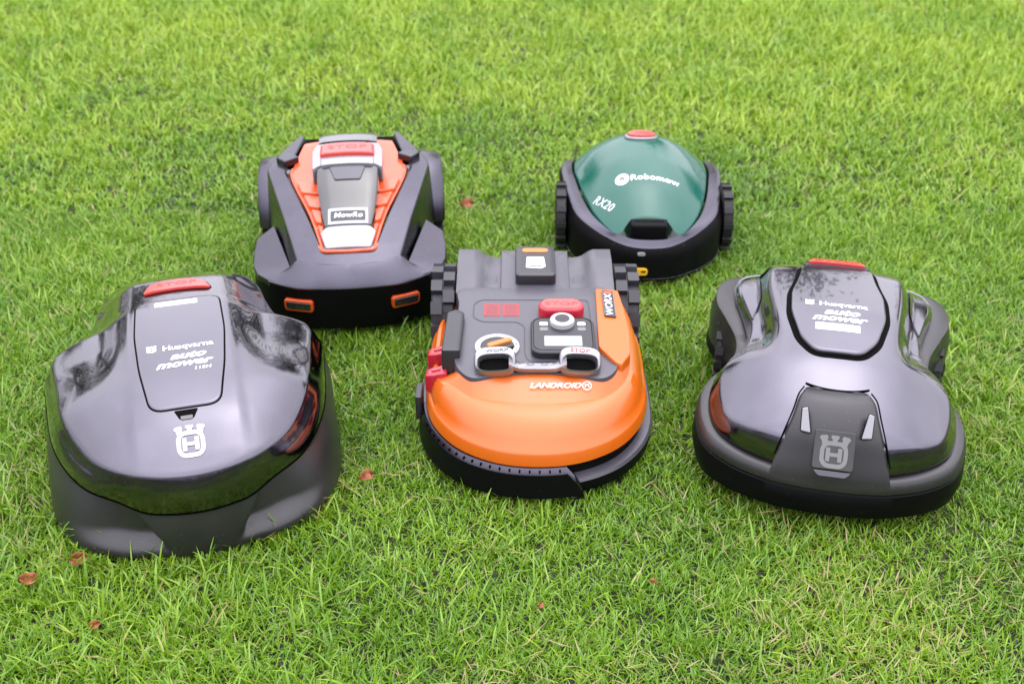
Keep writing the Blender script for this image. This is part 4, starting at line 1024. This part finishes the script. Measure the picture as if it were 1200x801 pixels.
# ================================================================== mower: green dome, back right
def mower_green():
    T = thing('robot_mower', 'robot mower with shiny dark green dome and studded side wheels, back right', 'robot mower', (.315, 2.53, 0), -1.5, 'robot mowers on the lawn')
    def f(x, y):
        x = np.asarray(x, float)
        zc = ci(y, [-.24, -.217, -.16, -.06, .04, .13, .19, .24, .275], [.098, .114, .150, .193, .2165, .2245, .214, .18, .135])
        return zc-3.0*np.abs(x)**2.02
    mp = on(f)
    Dm = [(0, -.170), (.030, -.1705), (.041, -.1725), (.048, -.178), (.062, -.194), (.071, -.1955), (.082, -.188), (.120, -.117), (.142, -.04), (.156, .04), (.164, .11), (.155, .18), (.11, .245), (0, .268)]
    Dk = [(0, -.219, .112), (.030, -.2165, .112), (.045, -.212, .113), (.055, -.2075, .114), (.066, -.201, .1155), (.077, -.196, .117), (.088, -.185, .119), (.124, -.117, .1255), (.146, -.04, .134), (.160, .04, .1435), (.168, .11, .146), (.160, .185, .138), (.115, .25, .12), (0, .275, .11)]
    S1 = [(0, -.233, .099), (.030, -.230, .0995), (.047, -.225, .1005), (.060, -.2185, .102), (.076, -.208, .104), (.092, -.195, .107), (.11, -.18, .111), (.156, -.122, .124), (.179, -.04, .136), (.189, .04, .144), (.1935, .11, .146), (.185, .19, .135), (.13, .265, .11), (0, .29, .10)]
    S2 = [(0, -.243, .070), (.031, -.240, .070), (.050, -.235, .070), (.064, -.229, .071), (.081, -.219, .073), (.10, -.205, .075), (.122, -.188, .079), (.170, -.125, .09), (.188, -.04, .10), (.1945, .04, .105), (.1985, .11, .105), (.19, .195, .10), (.135, .27, .08), (0, .297, .075)]
    S3 = [(0, -.2455, .024), (.031, -.243, .024), (.050, -.238, .024), (.064, -.232, .024), (.081, -.222, .024), (.10, -.208, .024), (.122, -.19, .024), (.168, -.128, .028), (.186, -.04, .035), (.192, .04, .035), (.196, .11, .035), (.188, .195, .035), (.133, .27, .035), (0, .297, .035)]
    N = 12
    d2 = sym(Dm, N); dk = sym(Dk, N); s1 = sym(S1, N); s2 = sym(S2, N); s3 = sym(S3, N)
    d3 = with_z(d2, f); dl = d3.copy(); dl[:, 2] -= .006; de = d3.copy(); de[:, 2] -= .0015; di = inset(d3, .0022); di[:, 2] = f(di[:, 0], di[:, 1])
    v, fc = loft([dl, de, di]+dome(d2, f, (0, .03), 56, .975)); make('dome', v, fc, 'green_gloss', T, angle=50)
    k0 = dk.copy(); k0[:, 2] -= .012
    k1 = inset(dk, -.0015); k1[:, 2] += .001
    mid = inset(s1*.5+s2*.5, -.004); e1 = inset(s1, .002); e1[:, 2] += .0012; e2 = inset(s1, -.002); e2[:, 2] -= .003
    v, fc = loft([inset(k0, .003), dk, k1, k1*.5+e1*.5, e1, s1, e2, mid, s2, s3, inset(s3, .02)]); make('body', v, fc, 'matte_black', T, angle=50)
    # give the upper ring its own dark grey moulding
    u0 = k1.copy(); u0[:, 2] += .0008; u1 = k1*.5+e1*.5; u1[:, 2] += .0018; u2 = e1.copy(); u2[:, 2] += .0010; u3 = s1.copy(); u3 = inset(u3, -.0010); u3[:, 2] += .0002
    v, fc = loft([inset(u0, .001)-np.array([0, 0, .003]), u0, u1, u2, u3]); make('moulding', v, fc, 'satin_charcoal', T, angle=50)
    # hand recess: green cheeks, black floor and grip
    sel = d3[np.abs(d3[:, 0]) < .0725]; sel = sel[sel[:, 1] < -.15]; sel = sel[np.argsort(sel[:, 0])]
    bot_ = sel.copy(); bot_[:, 1] -= .016; bot_[:, 0] *= .93; bot_[:, 2] = np.minimum(sel[:, 2]-.016, .128)-.012
    k = len(sel); top2 = sel.copy(); top2[:, 2] -= .0005
    make('recess_wall', np.vstack([top2, bot_]), [(i, i+1, k+i+1, k+i) for i in range(k-1)], 'green_dark', T, angle=60)
    make('recess_floor', [(-.080, -.212, .098), (.080, -.212, .098), (.085, -.15, .112), (-.085, -.15, .112)], [(0, 1, 2, 3)], 'green_dark', T)
    v, fc = prism_geo(rpoly([(-.043, -.176), (.043, -.176), (.040, -.200), (-.040, -.200)], .005, 4, .006), .10, lambda x, y: .1385+.35*(np.asarray(y)+.2), .004); gp = make('grip', v, fc, 'matte_black', T)
    strip('grip_slot', rrect(.064, .006, .002, (0, -.184)), .0016, lambda u, v_, h: np.column_stack([u, v_, .1385+.35*(v_+.2)+h]), .0006, 'seam', gp)
    # stop button
    bz = panel('button_bezel', ell(.042, .030, (0, .138)), mp, -.004, .006, 'silver', T, .003, 5)
    b = panel('stop_button', ell(.034, .0225, (0, .138)), mp, .003, .011, 'red_button', T, .004, 5)
    # logo
    fmR = mp
    lg = panel('logo_disc', ell(.0160, .0185, (-.0555, -.050)), mp, -.001, .0008, 'white_print', T, .0002, 4)
    text('lettering', 'R', mp, (-.055, -.050), .021, 'dark_grey', lg, .0014, 0, 1.0, bold=.03)
    text('lettering', 'Robomow', mp, (.0205, -.0535), .0265, 'white_print', T, .0009, -1.5, .98, bold=.018, space=1.06)
    text('lettering', 'RX20', mp, (-.099, -.104), .027, 'white_print', T, .0009, -52, .95, bold=.0, space=1.12)
    # front lamp and yellow tag
    fm = frame((-.018, -.2395, .088), (1, 0, 0), (0, .2, 1))
    panel('front_lamp', rrect(.0175, .008, .0038), fm, -.006, .003, 'lens_white', T, .001, 3)
    fm = frame((-.020, -.2462, .047), (1, 0, 0), (0, .05, 1))
    yt = panel('yellow_tag', rrect(.036, .0165, .007), fm, -.006, .003, 'yellow', T, .001, 3)
    panel('tag_print', rrect(.011, .004, .0018, (.008, .001)), fm, .002, .0034, 'seam', yt, .0002, 2)
    strip('base_line', s3[:, :2], .0015, lambda u, v_, h: np.column_stack([u, v_, np.full(len(u), .0285)]), 0, 'grey_print', T)
    for s in (-1, 1): wheel(T, (s*.1970, -.018, .080), .080, .024, 13, .006, 'rubber', 'matte_black', 1, .3)
    wheel(T, (0, .2, .03), .03, .03, 10, .002)
mower_green()

# ================================================================== fallen leaves
def fallen_leaf(loc, size, yaw, label, seed, pitch=(0, 0)):
    r2 = random.Random(seed); n = 9
    V = []; F = []
    for i in range(n):
        t = i/(n-1); wv = .36*math.sin(math.pi*min(1, t*.93+.06))**.8*(1+.18*r2.uniform(-1, 1))
        for j in range(5):
            u = (j-2)/2; V.append(((t-.5)*size, u*wv*size, size*(.30*abs(u)**1.5+.16*math.sin(t*5+seed)+.05*r2.uniform(-1, 1))))
    F = [(i*5+j, i*5+j+1, (i+1)*5+j+1, (i+1)*5+j) for i in range(n-1) for j in range(4)]
    ob = make('fallen_leaf', V, F, 'dead_leaf')
    md = ob.modifiers.new('thickness', 'SOLIDIFY'); md.thickness = .0005
    ob.location = loc; ob.rotation_euler = (R(pitch[0]), R(pitch[1]), R(yaw)); ob['label'] = label; ob['category'] = 'leaf'; ob['group'] = 'fallen leaves'
fallen_leaf((-.678, 1.352, .030), .028, 20, 'bright orange dead leaf against the skirt of the left mower', 1, (55, 0))
fallen_leaf((-.742, 1.308, .026), .028, 25, 'brown curled dead leaf on the grass at the left edge', 2, (35, 10))
fallen_leaf((-.611, 1.212, .026), .017, 30, 'small red-brown leaf scrap among straw below the left mower', 3, (40, 0))
fallen_leaf((-.118, 2.677, .036), .036, 35, 'curled orange leaf behind the middle mower near the black and orange one', 4, (40, 20))
fallen_leaf((-.251, 1.558, .030), .027, 35, 'tan brown leaf lying between the left and the middle mower', 5, (35, 0))
fallen_leaf((.041, 1.250, .028), .014, 70, 'tiny pinkish leaf scrap in the grass below the middle mower', 6, (40, 0))
fallen_leaf((.214, 1.300, .028), .015, 110, 'tiny upright orange leaf scrap right of the middle mower', 7, (60, 0))
